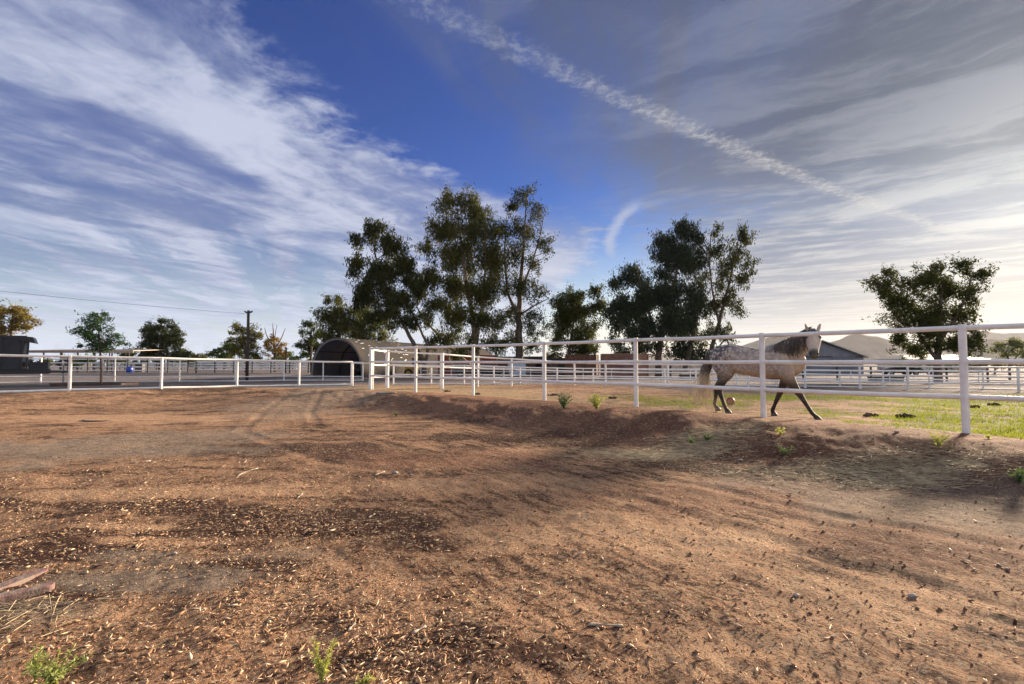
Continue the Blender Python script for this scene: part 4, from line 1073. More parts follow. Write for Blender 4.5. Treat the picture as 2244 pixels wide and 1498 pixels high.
def house_right():
    p, _ = frame_at(2045, 82); T = thing('house', 'low cream house with shaded porch beyond the broad tree trunk', 'house', tuple(p))
    MB().box(-5, 9, 0, 6, 0, 2.2).build('wall', CREAM, T)
    V = [(-5.6, -.6, 2.2), (9.6, -.6, 2.2), (9.6, 6.6, 2.2), (-5.6, 6.6, 2.2), (-2.5, 3, 3.0), (6.5, 3, 3.0)]
    MB().add(V, [(0, 1, 5, 4), (1, 2, 5), (2, 3, 4, 5), (3, 0, 4), (3, 2, 1, 0)]).build('roof', ROOFGREY, T)
    for x in (-2, 2, 5.5): 
        W_ = MB().box(x, x + 1.2, -.05, -.004, .8, 1.8).build('window', GLASS, T)
        MB().box(x - .1, x + 1.3, -.08, -.005, .7, .8).build('sill', PATCH, W_)
    MB().box(.4, 1.3, -.05, -.004, 0, 2.0).build('door', DARKPOST, T)
house_right()


def cream_boards():
    a = at(1398, 793, 66); b = at(1560, 793, 66); L = b.x - a.x
    T = thing('board_fence', 'cream horizontal board fence right of the rust-red container', 'fence', (a.x, 66, hz(a.x, 66)))
    for k in range(8):
        MB().box(L * k / 7 - .07, L * k / 7 + .07, .02, .16, -.1, 1.45).build('post', CREAM, T)
    for k in range(5):
        MB().box(0, L, -.03, .015, .12 + k * .28, .33 + k * .28).build('board', CREAM, T)
cream_boards()


def planter(label, px, Y, L, H, m, name='hay_trough', W=.7):
    p, _ = frame_at(px, Y); T = thing(name, label, 'trough', (p.x, p.y, p.z + .0), .03)
    MB().box(-L / 2, L / 2, -W / 2, W / 2, .0, H * .12).build('base', m, T)
    for y in (-W / 2, W / 2): MB().add([(-L / 2, y - .03, .02), (L / 2, y - .03, .02), (L / 2 + .08, y + .05 * (1 if y > 0 else -1) - .03, H), (-L / 2 - .08, y + .05 * (1 if y > 0 else -1) - .03, H), (-L / 2, y + .03, .02), (L / 2, y + .03, .02), (L / 2 + .08, y + .05 * (1 if y > 0 else -1) + .03, H), (-L / 2 - .08, y + .05 * (1 if y > 0 else -1) + .03, H)],
                                 [(0, 1, 2, 3), (7, 6, 5, 4), (0, 4, 5, 1), (1, 5, 6, 2), (2, 6, 7, 3), (3, 7, 4, 0)]).build('side', m, T)
    for x in (-L / 2, L / 2): MB().box(x - .03, x + .03, -W / 2 + .031, W / 2 - .031, .02, H - .01).build('end', m, T)
    MB().box(-L / 2 + .04, L / 2 - .04, -W / 2 + .04, W / 2 - .04, H * .5, H * .8).build('fill', MANURE, T)
planter('long dark feed trough by the rails, left of the broad tree', 1940, 41, 2.4, .5, DARKPOST)
planter('low dark feed trough beside the cream board fence', 1510, 46, 1.5, .55, DARKPOST)
planter('low wooden border box on the gravel under the young feathery tree', 212, 33.5, 4.6, .22, BROWNWALL, 'planting_bed', 1.6)


def pole_barn():
    Y = 84; x0 = at(52, 793, Y).x; x1 = at(292, 793, Y).x; z0 = hz(x0, Y)
    T = thing('shade_roof', 'long open-sided shade roof on dark posts at far left', 'shelter', (x0, Y, z0)); L = x1 - x0
    zt = at(0, 757, Y).z - z0; zb = at(0, 769, Y).z - z0
    for k in range(10):
        a, b = L * k / 10, L * (k + 1) / 10 - .03
        V = [(a, 0, zb), (b, 0, zb), (b, 7, zb + .35), (a, 7, zb + .35), (a, 0, zb + .14), (b, 0, zb + .14), (b, 7, zb + .49), (a, 7, zb + .49)]
        MB().add(V, [(3, 2, 1, 0), (4, 5, 6, 7), (0, 1, 5, 4), (1, 2, 6, 5), (2, 3, 7, 6), (3, 0, 4, 7)]).build('roof_panel', TAN, T)
    MB().box(-.1, L, -.1, -.01, zb - .3, zb + .1).build('fascia_beam', TAN, T)
    for k in range(7):
        for y, h in ((.15, zb), (6.8, zb + .33)): MB().tube([(L * (k + .1) / 6.4, y, -.1), (L * (k + .1) / 6.4, y, h)], .11, 8).build('post', DARKPOST, T)
pole_barn()


def dump_trailer():
    Y = 32; xr = at(62, 793, Y).x; xl = at(-150, 793, Y).x; z0 = hz(at(20, 793, Y).x, Y)
    T = thing('dump_trailer', 'dark navy high-sided trailer with spare tyre at the left edge', 'trailer', (xr, Y, z0), math.radians(41)); L = 6.4
    zt = at(0, 739, Y).z - z0; zb = at(0, 808, Y).z - z0; m = mat('navy_trailer_paint', (.012, .017, .032), .45, .3, 1.5)
    B = MB().add([(-L, 0, zb), (-.35, 0, zb), (-.15, 0, zt), (-L, 0, zt), (-L, 2.1, zb), (-.35, 2.1, zb), (-.15, 2.1, zt), (-L, 2.1, zt)], [(0, 1, 2, 3), (7, 6, 5, 4), (0, 4, 5, 1), (1, 5, 6, 2), (2, 6, 7, 3), (3, 7, 4, 0)])
    B.build('bed', m, T)
    for k in range(6): MB().box(-L + .3 + k * .95, -L + .42 + k * .95, -.08, -.002, zb, zt).build('side_rib', m, T)
    MB().box(-L, -.1, -.11, -.003, zt - .06, zt + .1).build('top_rail', m, T)
    MB().box(-L, -.2, -.11, -.003, zb - .02, zb + .16).build('bottom_rail', m, T)
    MB().add([(-.5, -.15, zt + .1), (.18, -.15, zt + .02), (.32, -.15, zt - .38), (.1, -.15, zt - .32), (-.5, -.15, zt - .2)] + [(-.5, 2.2, zt + .1), (.18, 2.2, zt + .02), (.32, 2.2, zt - .38), (.1, 2.2, zt - .32), (-.5, 2.2, zt - .2)],
             [(0, 1, 2, 3, 4), (9, 8, 7, 6, 5)] + [(i, 5 + i, 5 + (i + 1) % 5, (i + 1) % 5) for i in range(5)]).build('tarp_housing', m, T)
    for x in (-.32, -.06): MB().tube([(x, -.14, zb), (x + .05, -.14, zt - .25)], .05, 8).build('front_post', m, T)
    q = MB().disc_wheel((-2.05, -.17, at(0, 761, Y).z - z0), (0, 1, 0), .38, .22, 24).build('spare_tyre', RUBBER, T, smooth=True)
    for y in (.1, 1.9): MB().box(-L, 1.0, y - .07, y + .07, zb - .34, zb - .02).build('chassis_rail', BLACKP, T)
    MB().box(-.3, .95, .2, 1.8, zb - .05, zb + .45).build('tool_box', m, T, bevel=.02)
    MB().tube([(.9, .1, zb - .18), (2.1, 1.0, zb - .22)], .07, 8).build('tongue', BLACKP, T); MB().tube([(.9, 1.9, zb - .18), (2.1, 1.0, zb - .22)], .07, 8).build('tongue', BLACKP, T)
    MB().tube([(1.7, .95, zb + .25), (1.7, .95, .02)], .05, 8).build('jack', STEEL, T)
    MB().box(1.55, 1.85, .8, 1.1, .0, .04).build('jack_foot', STEEL, T)
    for x in (-L * .97, -L * .97 + .9):
        for y in (-.12, 2.22):
            w = MB().disc_wheel((x, y, .40), (0, 1, 0), .40, .24, 24).build('wheel', RUBBER, T, smooth=True)
            MB().disc_wheel((x, y * 1.0 - .02, .40), (0, 1, 0), .22, .23, 14).build('rim', STEEL, w, smooth=True)
    for x in (-.28, -.12): MB().box(x, x + .13, -.14, -.115, zb + .02, zb + .14).build('marker_light', PATCH if x > -.2 else RUST, T)
dump_trailer()


def light_pole():
    p = hit(541, 834); T = thing('light_pole', 'short dark wooden light pole with two small floodlights beside the lane', 'pole', tuple(p))
    h = at(541, 680, p.y).z - p.z
    MB().tube([(0, 0, -.3), (0, 0, h * .5), (0, 0, h)], [.145, .13, .115], 12).build('shaft', POLEWOOD, T, smooth=True)
    for s in (-1, 1):
        A = MB().tube([(0, 0, h - .18), (s * .2, -.02, h - .14)], .03, 6).build('bracket', DARKPOST, T)
        MB().add([(s * .12, -.1, h - .16), (s * .34, -.1, h - .03), (s * .36, -.1, h - .09), (s * .2, -.1, h - .24), (s * .12, .1, h - .16), (s * .34, .1, h - .03), (s * .36, .1, h - .09), (s * .2, .1, h - .24)],
                 [(0, 1, 2, 3), (7, 6, 5, 4), (0, 4, 5, 1), (1, 5, 6, 2), (2, 6, 7, 3), (3, 7, 4, 0)]).build('floodlight', BLACKP, T)
    e = at(-400, 590, 30) - p
    s0 = Vector((-.1, 0, h - .3)); pts = []
    for k in range(25):
        f = k / 24; q = s0.lerp(e, f); q.z -= .9 * f * (1 - f); pts.append(q)
    W_ = MB().tube(pts, .011, 5).build('power_line', DARKPOST, None); W_.location = p
    tag(W_, 'thin overhead power line running left from the light pole', 'power line')
    p = hit(626, 817); T = thing('utility_post', 'thin dark post rising from the corral left of the arched shelter', 'post', tuple(p)); h = at(626, 762, p.y).z - p.z
    MB().tube([(0, 0, -.3), (0, 0, h)], .13, 10).build('shaft', POLEWOOD, T); MB().tube([(0, 0, h), (0, 0, h + .1)], [.17, .09], 10).build('cap', DARKPOST, T)
light_pole()


def barrel(label, px, py):
    p = hit(px, py); T = thing('barrel', label, 'barrel', tuple(p))
    MB().tube([(0, 0, 0), (0, 0, .03), (0, 0, .33), (0, 0, .37), (0, 0, .63), (0, 0, .67), (0, 0, .97), (0, 0, 1.0)], [.40, .44, .46, .48, .48, .46, .44, .40], 18).build('drum', BLUE, T, smooth=True)
    MB().tube([(.15, 0, 1.0), (.15, 0, 1.05)], .05, 8).build('bung', STEEL, T)
barrel('bright blue barrel standing by the corral at left', 284, 816)



def dark_cabinet():
    p = hit(307, 815); T = thing('feed_bin', 'dark upright feed bin beside the blue barrel at the corral', 'bin', tuple(p))
    MB().box(-.6, .6, -.4, .4, .05, 1.5).build('body', BLACKP, T, bevel=.04); MB().box(-.65, .65, -.45, .45, 1.5, 1.58).build('lid', BLACKP, T)
    for x in (-.5, .5): MB().box(x - .06, x + .06, -.35, .35, 0, .06).build('foot', DARKPOST, T)
dark_cabinet()

# ------------------------------------------------------------------ the horse
def loft(q, rings, side, n=18):
    """rings: (centre, half width along side, half depth); closed ends"""
    C = [Vector(r[0]) for r in rings]; V = []; F = []
    for i, (c, a, b) in enumerate(rings):
        t = (C[min(i + 1, len(C) - 1)] - C[max(i - 1, 0)]).normalized()
        s = Vector(side); s = (s - t * s.dot(t)).normalized(); w = t.cross(s)
        for k in range(n):
            an = 2 * math.pi * k / n; V.append(C[i] + s * math.cos(an) * a + w * math.sin(an) * b)
    m = len(rings)
    for i in range(m - 1):
        for k in range(n):
            k2 = (k + 1) % n; F.append((i * n + k, i * n + k2, (i + 1) * n + k2, (i + 1) * n + k))
    F.append(tuple(reversed(range(n)))); F.append(tuple(range((m - 1) * n, m * n)))
    q.add(V, F)


def horse_material():
    m, g, b = mat_base('dapple_grey_coat')
    co = g.new('ShaderNodeTexCoord').outputs['Object']
    A = g.new('ShaderNodeAttribute', attribute_name='coat'); s = g.sep(A.outputs['Vector']); dap, drk, warm = s[0], s[1], s[2]
    wv = g.vadd(co, g.vscale(g.noise(co, 7, 3, .6, color=True), (.05, .05, .05)))
    cell = g.voro(wv, 15, 'SMOOTH_F1'); n1 = g.noise(co, 5, 5, .6); n2 = g.noise(co, 26, 4, .6)
    c = g.mix(g.ss(n1, .35, .65), (.45, .40, .37), (.33, .30, .285))
    c = g.mix(g.mul(g.ss(g.noise(co, 3.1, 6, .65), .48, .68), .55), c, (.30, .215, .155))
    net = g.mul(g.ss(g.add(cell, g.mul(g.sub(n2, .5), .22)), .22, .52), dap)
    c = g.mix(net, c, (.07, .07, .09))
    c = g.mix(g.mul(warm, .6), c, (.42, .27, .16))
    mott = g.ss(g.add(g.mul(n1, .35), g.mul(n2, .65)), .62, .40)
    c = g.mix(g.mul(drk, g.add(.86, g.mul(mott, .14))), c, (.016, .014, .014))
    g.put(b.inputs['Base Color'], c); b.inputs['Roughness'].default_value = .6; b.inputs['Specular IOR Level'].default_value = .25
    bn = g.new('ShaderNodeBump'); bn.inputs['Strength'].default_value = .2; bn.inputs['Distance'].default_value = .01
    g.put(bn.inputs['Height'], g.noise(co, 60, 3, .6)); g.l.new(bn.outputs[0], b.inputs['Normal'])
    return m


def hair(name, strands, m, parent):
    q = MB()
    for pts, r in strands: q.tube(pts, [r * (1 - .75 * i / (len(pts) - 1)) for i in range(len(pts))], 4, flat=.6)
    return q.build(name, m, parent, smooth=True)


def build_horse():
    OX, OY = 5.36, 10.62; rz = math.atan2(-.76, .65)
    zs = [hz(OX + dx, OY + dy) for dx, dy in ((-.5, .5), (0, 0), (.7, -.9), (.1, -.3))]; z0 = sum(zs) / 4
    T = thing('horse', 'dapple grey horse walking behind the white fence, head turned to the camera', 'horse', (OX, OY, z0), rz)
    q = MB(); V = Vector
    loft(q, [(V((-1.03, 0, 1.20)), .06, .10), (V((-.97, 0, 1.21)), .17, .24), (V((-.80, 0, 1.24)), .26, .305), (V((-.55, 0, 1.245)), .29, .325), (V((-.30, 0, 1.20)), .285, .315),
             (V((0, 0, 1.145)), .295, .315), (V((.28, 0, 1.12)), .285, .335), (V((.50, 0, 1.15)), .255, .365), (V((.68, 0, 1.16)), .235, .335), (V((.84, 0, 1.17)), .19, .25), (V((.94, 0, 1.18)), .12, .15), (V((.975, 0, 1.18)), .04, .05)], (0, 1, 0), 24)
    loft(q, [(V((.42, 0, 1.22)), .15, .24), (V((.66, 0, 1.36)), .165, .285), (V((.86, -.01, 1.50)), .14, .225), (V((1.02, -.03, 1.63)), .115, .175), (V((1.13, -.06, 1.72)), .095, .13), (V((1.16, -.09, 1.76)), .05, .06)], (0, 1, 0), 18)
    # head: axis from poll down to the nose, turned towards the camera
    poll = V((1.145, -.08, 1.745)); hd = V((.12, -.34, -.50)).normalized(); side = V((.94, .33, 0)).normalized()
    fr = hd.cross(side)
    if fr.z < 0: fr = -fr                                        # forehead side
    def hp(t, off): return poll + hd * t + fr * off
    loft(q, [(hp(-.05, .0), .065, .05), (hp(.0, -.005), .11, .10), (hp(.10, -.02), .135, .14), (hp(.20, -.03), .133, .155), (hp(.30, -.025), .112, .13), (hp(.40, -.01), .090, .10), (hp(.48, .0), .080, .084), (hp(.55, .0), .082, .080), (hp(.60, -.008), .072, .066), (hp(.625, -.012), .04, .04)], side, 18)
    for s in (-1, 1):                                             # cheeks and brow ridges
        loft(q, [(hp(.10, .055) + side * s * .098, .022, .02), (hp(.15, .055) + side * s * .110, .03, .026), (hp(.20, .045) + side * s * .10, .02, .018)], side, 10)
        e0 = poll + side * s * .085 + fr * .03 - hd * .02; up = V((0, 0, 1)) + side * s * .30 + fr * .05; up.normalize()
        loft(q, [(e0 - up * .03, .03, .025), (e0 + up * .03, .034, .026), (e0 + up * .09, .036, .022), (e0 + up * .14, .022, .015), (e0 + up * .175, .006, .006)], side, 10)
    # limbs: (point, half width, half depth)
    legs = {
        'hr': [((-.70, -.13, 1.22), .13, .27), ((-.66, -.16, 1.02), .13, .235), ((-.64, -.175, .86), .10, .165), ((-.70, -.175, .70), .07, .10), ((-.76, -.17, .56), .052, .075), ((-.755, -.17, .48), .048, .062), ((-.70, -.17, .32), .036, .042), ((-.645, -.17, .17), .038, .044), ((-.615, -.17, .11), .036, .040), ((-.58, -.17, .065), .052, .058), ((-.555, -.17, .0), .060, .070)],
        'hl': [((-.72, .13, 1.22), .13, .27), ((-.72, .16, 1.02), .13, .225), ((-.76, .17, .86), .10, .155), ((-.87, .17, .71), .07, .10), ((-.98, .165, .57), .052, .075), ((-1.0, .165, .48), .048, .060), ((-1.02, .165, .32), .036, .042), ((-1.05, .165, .18), .037, .042), ((-1.03, .165, .12), .036, .040), ((-.99, .165, .085), .050, .055), ((-.965, .165, .02), .056, .064)],
        'fr': [((.60, -.15, 1.12), .10, .22), ((.66, -.17, .94), .095, .17), ((.72, -.17, .80), .075, .12), ((.82, -.165, .63), .057, .08), ((.925, -.16, .47), .050, .060), ((.965, -.16, .40), .044, .050), ((1.05, -.155, .25), .034, .039), ((1.12, -.155, .14), .038, .043), ((1.16, -.155, .10), .036, .040), ((1.205, -.155, .055), .050, .056), ((1.225, -.155, .0), .058, .068)],
        'fl': [((.58, .15, 1.12), .10, .20), ((.57, .165, .94), .09, .155), ((.53, .165, .80), .072, .11), ((.46, .16, .63), .056, .076), ((.40, .155, .47), .050, .058), ((.37, .155, .40), .044, .050), ((.305, .155, .25), .034, .039), ((.26, .155, .14), .038, .043), ((.255, .155, .10), .036, .040), ((.275, .155, .055), .050, .055), ((.285, .155, .0), .057, .066)]}
    for k, rs in legs.items(): loft(q, [(V(p), a, b) for p, a, b in rs], (0, 1, 0), 14)
    # dock of the tail
    loft(q, [(V((-.93, 0, 1.40)), .06, .07), (V((-1.04, 0, 1.40)), .045, .05), (V((-1.10, 0, 1.30)), .035, .04), (V((-1.12, 0, 1.15)), .025, .03)], (0, 1, 0), 10)
    o = q.build('body', None, T)
    r = o.modifiers.new('remesh', 'REMESH'); r.mode = 'VOXEL'; r.voxel_size = .013
    sm = o.modifiers.new('smooth', 'SMOOTH'); sm.factor = .5; sm.iterations = 7
    dg = bpy.context.evaluated_depsgraph_get(); me = bpy.data.meshes.new_from_object(o.evaluated_get(dg))
    o.modifiers.clear(); o.data = me
    me.materials.clear(); me.materials.append(horse_material())
    me.polygons.foreach_set('use_smooth', np.ones(len(me.polygons), bool))
    P = np.zeros(len(me.vertices) * 3, np.float32); me.vertices.foreach_get('co', P); P = P.reshape(-1, 3); x, y, z = P.T
    dap = .35 * np.ones_like(x) + .65 * sstep(-.35, -.75, x) * sstep(.8, 1.15, z) + .25 * sstep(1.25, 1.42, z) * sstep(.7, .3, x) + .25 * sstep(.35, .55, x) * sstep(1.1, .85, z)
    dist_h = np.linalg.norm(P - np.array(poll + hd * .3), axis=1); head = sstep(.42, .32, dist_h)
    dap = dap * (1 - .55 * head) * (1 - .5 * sstep(.55, .7, x))
    drk = sstep(1.0, .62, z) * 1.0
    drk = np.maximum(drk, sstep(.80, .98, z) * 0 + sstep(-.5, -.75, x) * sstep(1.05, .8, z) * .8)
    mz = (P - np.array(poll)) @ np.array(hd); drk = np.where(head > .3, sstep(.42, .52, mz) * .95, drk)
    for s in (-1, 1):
        drk = np.maximum(drk, .75 * sstep(.075, .03, np.linalg.norm(P - np.array(hp(.155, .05) + side * s * .12), axis=1)))
    warm = sstep(1.02, .82, z) * sstep(-.55, -.2, x) * .8 + .5 * sstep(.55, .72, x) * (1 - head) * sstep(.85, 1.1, z)
    at_ = me.attributes.new('coat', 'FLOAT_COLOR', 'POINT'); at_.data.foreach_set('color', np.stack([np.clip(dap, 0, 1), np.clip(drk, 0, 1), np.clip(warm, 0, 1), x * 0 + 1], -1).astype(np.float32).ravel())
    eye = mat('horse_eye', (.01, .008, .007), .08, 0, 3, bump=0); hoofm = mat('hoof', (.10, .085, .07), .6, .3, 20)
    for s in (-1, 1):
        c = hp(.155, .05) + side * s * .125
        MB().tube([c - side * s * .012, c - side * s * .004, c + side * s * .008, c + side * s * .013], [.02, .034, .026, .006], 10).build('eye', eye, T, smooth=True)
        c = hp(.565, .042) + side * s * .055
        MB().tube([c - fr * .02, c + fr * .018], [.016, .024], 8).build('nostril', eye, T, smooth=True)
    for k, rs in legs.items():
        p = V(rs[-1][0]); MB().tube([p + V((-.012, 0, .055)), p + V((.0, 0, .02)), p + V((.008, 0, -.012))], [.056, .063, .070], 12).build('hoof', hoofm, T, smooth=True)
    # mane on the near side of the neck, forelock, tail
    rr = random.Random(5); st = []
    crest = [V((.46, 0, 1.53)), V((.66, 0, 1.625)), V((.84, 0, 1.715)), V((1.0, -.02, 1.80)), V((1.10, -.05, 1.845))]
    for k in range(190):
        f = rr.random() * 3.999; i = int(f); p = crest[i].lerp(crest[i + 1], f - i); L = rr.uniform(.30, .52) * (1 if i else .7)
        out = V((rr.gauss(-.05, .10), -.16 - rr.random() * .06, 0)); pts = []
        for j in range(7):
            u = j / 6; pts.append(p + V((-.06 * u * (1 - u) + out.x * u + .03 * math.sin(u * 7 + k), 0, 0)) + V((0, out.y * min(1, u * 1.7), .03 * (1 - (2 * u - .35) ** 2) * (u < .6) - L * u ** 1.25)))
        st.append((pts, rr.uniform(.006, .012)))
    hair('mane', st, mat('mane_hair', (.035, .032, .034), .55, .4, 34, bump=0, col2=(.13, .115, .11)), T)
    st = []
    for k in range(34):
        p = poll + fr * .04 + side * rr.uniform(-.045, .045) + V((0, 0, .05)); L = rr.uniform(.12, .24)
        st.append(([p, p + fr * .05 - V((0, 0, .02)), p + hd * L * .6 + fr * .06, p + hd * L + fr * .05 + side * rr.gauss(0, .02)], .007))
    hair('forelock', st, mat('forelock_hair', (.16, .15, .15), .6, .4, 14, bump=0), T)
    st = []; m, g, b = mat_base('tail_hair'); zz = g.sep(g.new('ShaderNodeTexCoord').outputs['Object'])[2]
    n = g.noise(g.new('ShaderNodeTexCoord').outputs['Object'], 18, 4, .6)
    c = g.mix(g.ss(g.add(zz, g.mul(g.sub(n, .5), .6)), 1.05, .65), (.07, .065, .065), (.66, .56, .42)); g.put(b.inputs['Base Color'], c); b.inputs['Roughness'].default_value = .5
    for k in range(170):
        a = rr.uniform(0, 6.28); p = V((-1.06 + .05 * math.cos(a), .05 * math.sin(a), rr.uniform(1.12, 1.42))); L = p.z - rr.uniform(.06, .45); ph = rr.random() * 6; sx, sy = rr.gauss(-.16, .13), rr.gauss(0, .10); pts = []
        for j in range(9):
            u = j / 8; pts.append(p + V((-.09 * math.sin(min(1, u * 2) * math.pi / 2) + sx * u ** 1.6 + .018 * math.sin(u * 9 + ph), sy * u ** 1.3 + .018 * math.cos(u * 8 + ph), -L * u)))
        st.append((pts, rr.uniform(.007, .013)))
    hair('tail', st, m, T)
    # dust kicked up behind the hooves
    c = T.location + V((-.95 * .65, .95 * .76, .16)); du = MB()
    n = 16; VV = []; FF = []
    for i in range(n + 1):
        t = math.pi * i / n
        for k in range(24):
            a = 2 * math.pi * k / 24; VV.append((math.sin(t) * math.cos(a) * .95, math.sin(t) * math.sin(a) * .55, math.cos(t) * .26))
    for i in range(n):
        for k in range(24): FF.append((i * 24 + k, (i + 1) * 24 + k, (i + 1) * 24 + (k + 1) % 24, i * 24 + (k + 1) % 24))
    du.add(VV, FF); mm = bpy.data.materials.new('dust'); mm.use_nodes = True; g = NT(mm.node_tree); g.n.remove(g.n['Principled BSDF'])
    pv = g.new('ShaderNodeVolumePrincipled'); pv.inputs['Color'].default_value = (.75, .58, .42, 1); co = g.new('ShaderNodeTexCoord').outputs['Object']
    e = g.sep(co); rad = g.add(g.add(g.m('POWER', g.m('DIVIDE', e[0], .95), 2.0), g.m('POWER', g.m('DIVIDE', e[1], .55), 2.0)), g.m('POWER', g.m('DIVIDE', e[2], .26), 2.0))
    dn = g.mul(g.ss(rad, 1.0, .1), g.ss(g.noise(co, 3.2, 4, .6), .38, .7)); g.put(pv.inputs['Density'], g.mul(dn, .4)); g.l.new(pv.outputs[0], g.n['Material Output'].inputs['Volume'])
    D = du.build('dust_puff', mm, None); D.location = c; D.rotation_euler = (0, 0, rz)
    tag(D, 'pale dust puff drifting round the hind hooves of the horse', 'dust', kind='stuff')
build_horse()

# ------------------------------------------------------------------ small things
def ball():
    p = hit(1601, 888); R = .115; T = thing('ball', 'red rubber ball on the grass behind the hind legs of the horse', 'ball', (p.x, p.y, p.z))
    q = MB(); V = []; F = []; n = 14
    for i in range(n + 1):
        t = math.pi * i / n
        for k in range(24):
            a = 2 * math.pi * k / 24; V.append((math.sin(t) * math.cos(a) * R, math.sin(t) * math.sin(a) * R, R * .97 + math.cos(t) * R * .97))
    for i in range(n):
        for k in range(24): F.append((i * 24 + k, (i + 1) * 24 + k, (i + 1) * 24 + (k + 1) % 24, i * 24 + (k + 1) % 24))
    q.add(V, F).build('sphere', REDBALL, T, smooth=True)
    for (x, z) in ((-.03, .12), (.035, .115)): MB().box(x - .022, x + .022, -R - .004, -R + .03, z - .014, z + .014).build('slot', DARKPOST, T)
ball()


def weed(label, px, py, h, spread, n, m, name='weed', seed=1, leafy=14, ll=.035):
    p = hit(px, py); rr = random.Random(seed); T = thing(name, label, 'weed', (p.x, p.y, p.z - .01))
    st = MB(); V = []
    for k in range(n):
        a = rr.uniform(0, 6.28); s = spread * rr.uniform(.3, 1); hh = h * rr.uniform(.6, 1.05)
        pts = [Vector((0, 0, 0)), Vector((math.cos(a) * s * .3, math.sin(a) * s * .3, hh * .5)), Vector((math.cos(a) * s, math.sin(a) * s, hh))]
        st.tube(pts, [.0045, .003, .0015], 4)
        for j in range(leafy):
            f = rr.uniform(.25, 1.0); q = pts[0].lerp(pts[1], f * 2) if f < .5 else pts[1].lerp(pts[2], f * 2 - 1)
            d = Vector((rr.gauss(0, 1), rr.gauss(0, 1), rr.gauss(.5, .6))).normalized(); L = ll * rr.uniform(.6, 1.4)
            e = d.cross(Vector((rr.gauss(0, 1), rr.gauss(0, 1), rr.gauss(0, 1)))).normalized() * L * .16
            V.append([tuple(q), tuple(q + d * L * .5 + e), tuple(q + d * L), tuple(q + d * L * .5 - e)])
    st.build('stem', m, T); V = np.array(V)
    o = np_mesh('foliage', V.reshape(-1, 3), np.arange(len(V) * 4).reshape(-1, 4), m, T)
    a = o.data.attributes.new('rnd', 'FLOAT', 'POINT'); a.data.foreach_set('value', np.repeat(np.random.default_rng(seed).random(len(V)), 4).astype(np.float32))
weed('bushy grey-green weed on the bank edge, left of a yellow-green one', 1235, 895, .36, .22, 26, DUSKWEED, seed=2, ll=.06)
weed('bushy yellow-green weed on the bank edge, left of a fence post', 1307, 897, .36, .25, 34, PALEWEED, seed=3, ll=.06)
weed('pale spiky weed in front of the rightmost fence post', 2058, 980, .24, .15, 14, PALEWEED, seed=4, leafy=22)
weed('dull blue-green weed low on the bank below the horse', 1718, 998, .17, .16, 16, DUSKWEED, seed=5)
weed('small dark weed on the bank below the tail of the horse', 1550, 966, .13, .12, 12, DUSKWEED, seed=6)
weed('tiny yellowish weed near the base of the post below the horse', 1711, 952, .12, .10, 9, PALEWEED, seed=7)
weed('blue-green weed at the right edge of the bank slope', 2234, 1060, .17, .13, 18, DUSKWEED, seed=8)
weed('tall pale yellow-green weed at the bottom of the picture', 706, 1496, .20, .075, 13, PALEWEED, seed=9, leafy=26, ll=.022)
weed('bright green weed clump at the bottom left corner', 118, 1498, .13, .16, 22, WEED, seed=10, leafy=22, ll=.024)
weed('single upright green weed stem left of the bottom-left clump', 76, 1500, .17, .03, 5, WEED, seed=11, leafy=24, ll=.022)
weed('small faint weed on the shoulder of the bank left of the bushy pair', 868, 912, .12, .12, 10, DUSKWEED, seed=12)
weed('thin greyish weed on the bank, left of the small dark one', 1515, 972, .12, .08, 8, DUSKWEED, seed=13)
weed('tiny pale sprig at far right of the bank top', 2166, 962, .07, .05, 5, PALEWEED, seed=14)
weed('little green rosette at the bottom edge, right of the tall pale weed', 800, 1500, .035, .05, 8, WEED, seed=15, leafy=8, ll=.03)


def lump(name, label, cat, px, py, w, d, h, m, seed, group=None):
    p = hit(px, py); rr = np.random.default_rng(seed); V = []; F = []; n = 7; k_ = 14; pr = rr.random(9) * 6
    for i in range(n + 1):
        t = math.pi * i / n
        for k in range(k_):
            a = 2 * math.pi * k / k_; r = 1 + .18 * math.sin(3 * a + pr[0]) * math.sin(t) + .12 * math.sin(5 * a + pr[1] + 2 * t) + rr.normal(0, .05) * math.sin(t)
            V.append((math.sin(t) * math.cos(a) * w * .5 * r, math.sin(t) * math.sin(a) * d * .5 * r, math.cos(t) * h * .5 * (1 + .15 * math.sin(2 * a + pr[2])) + h * .35))
    for i in range(n):
        for k in range(k_): F.append((i * k_ + k, (i + 1) * k_ + k, (i + 1) * k_ + (k + 1) % k_, i * k_ + (k + 1) % k_))
    o = MB().add(V, F).build(name, m, None, smooth=True); o.location = p; return tag(o, label, cat, group)
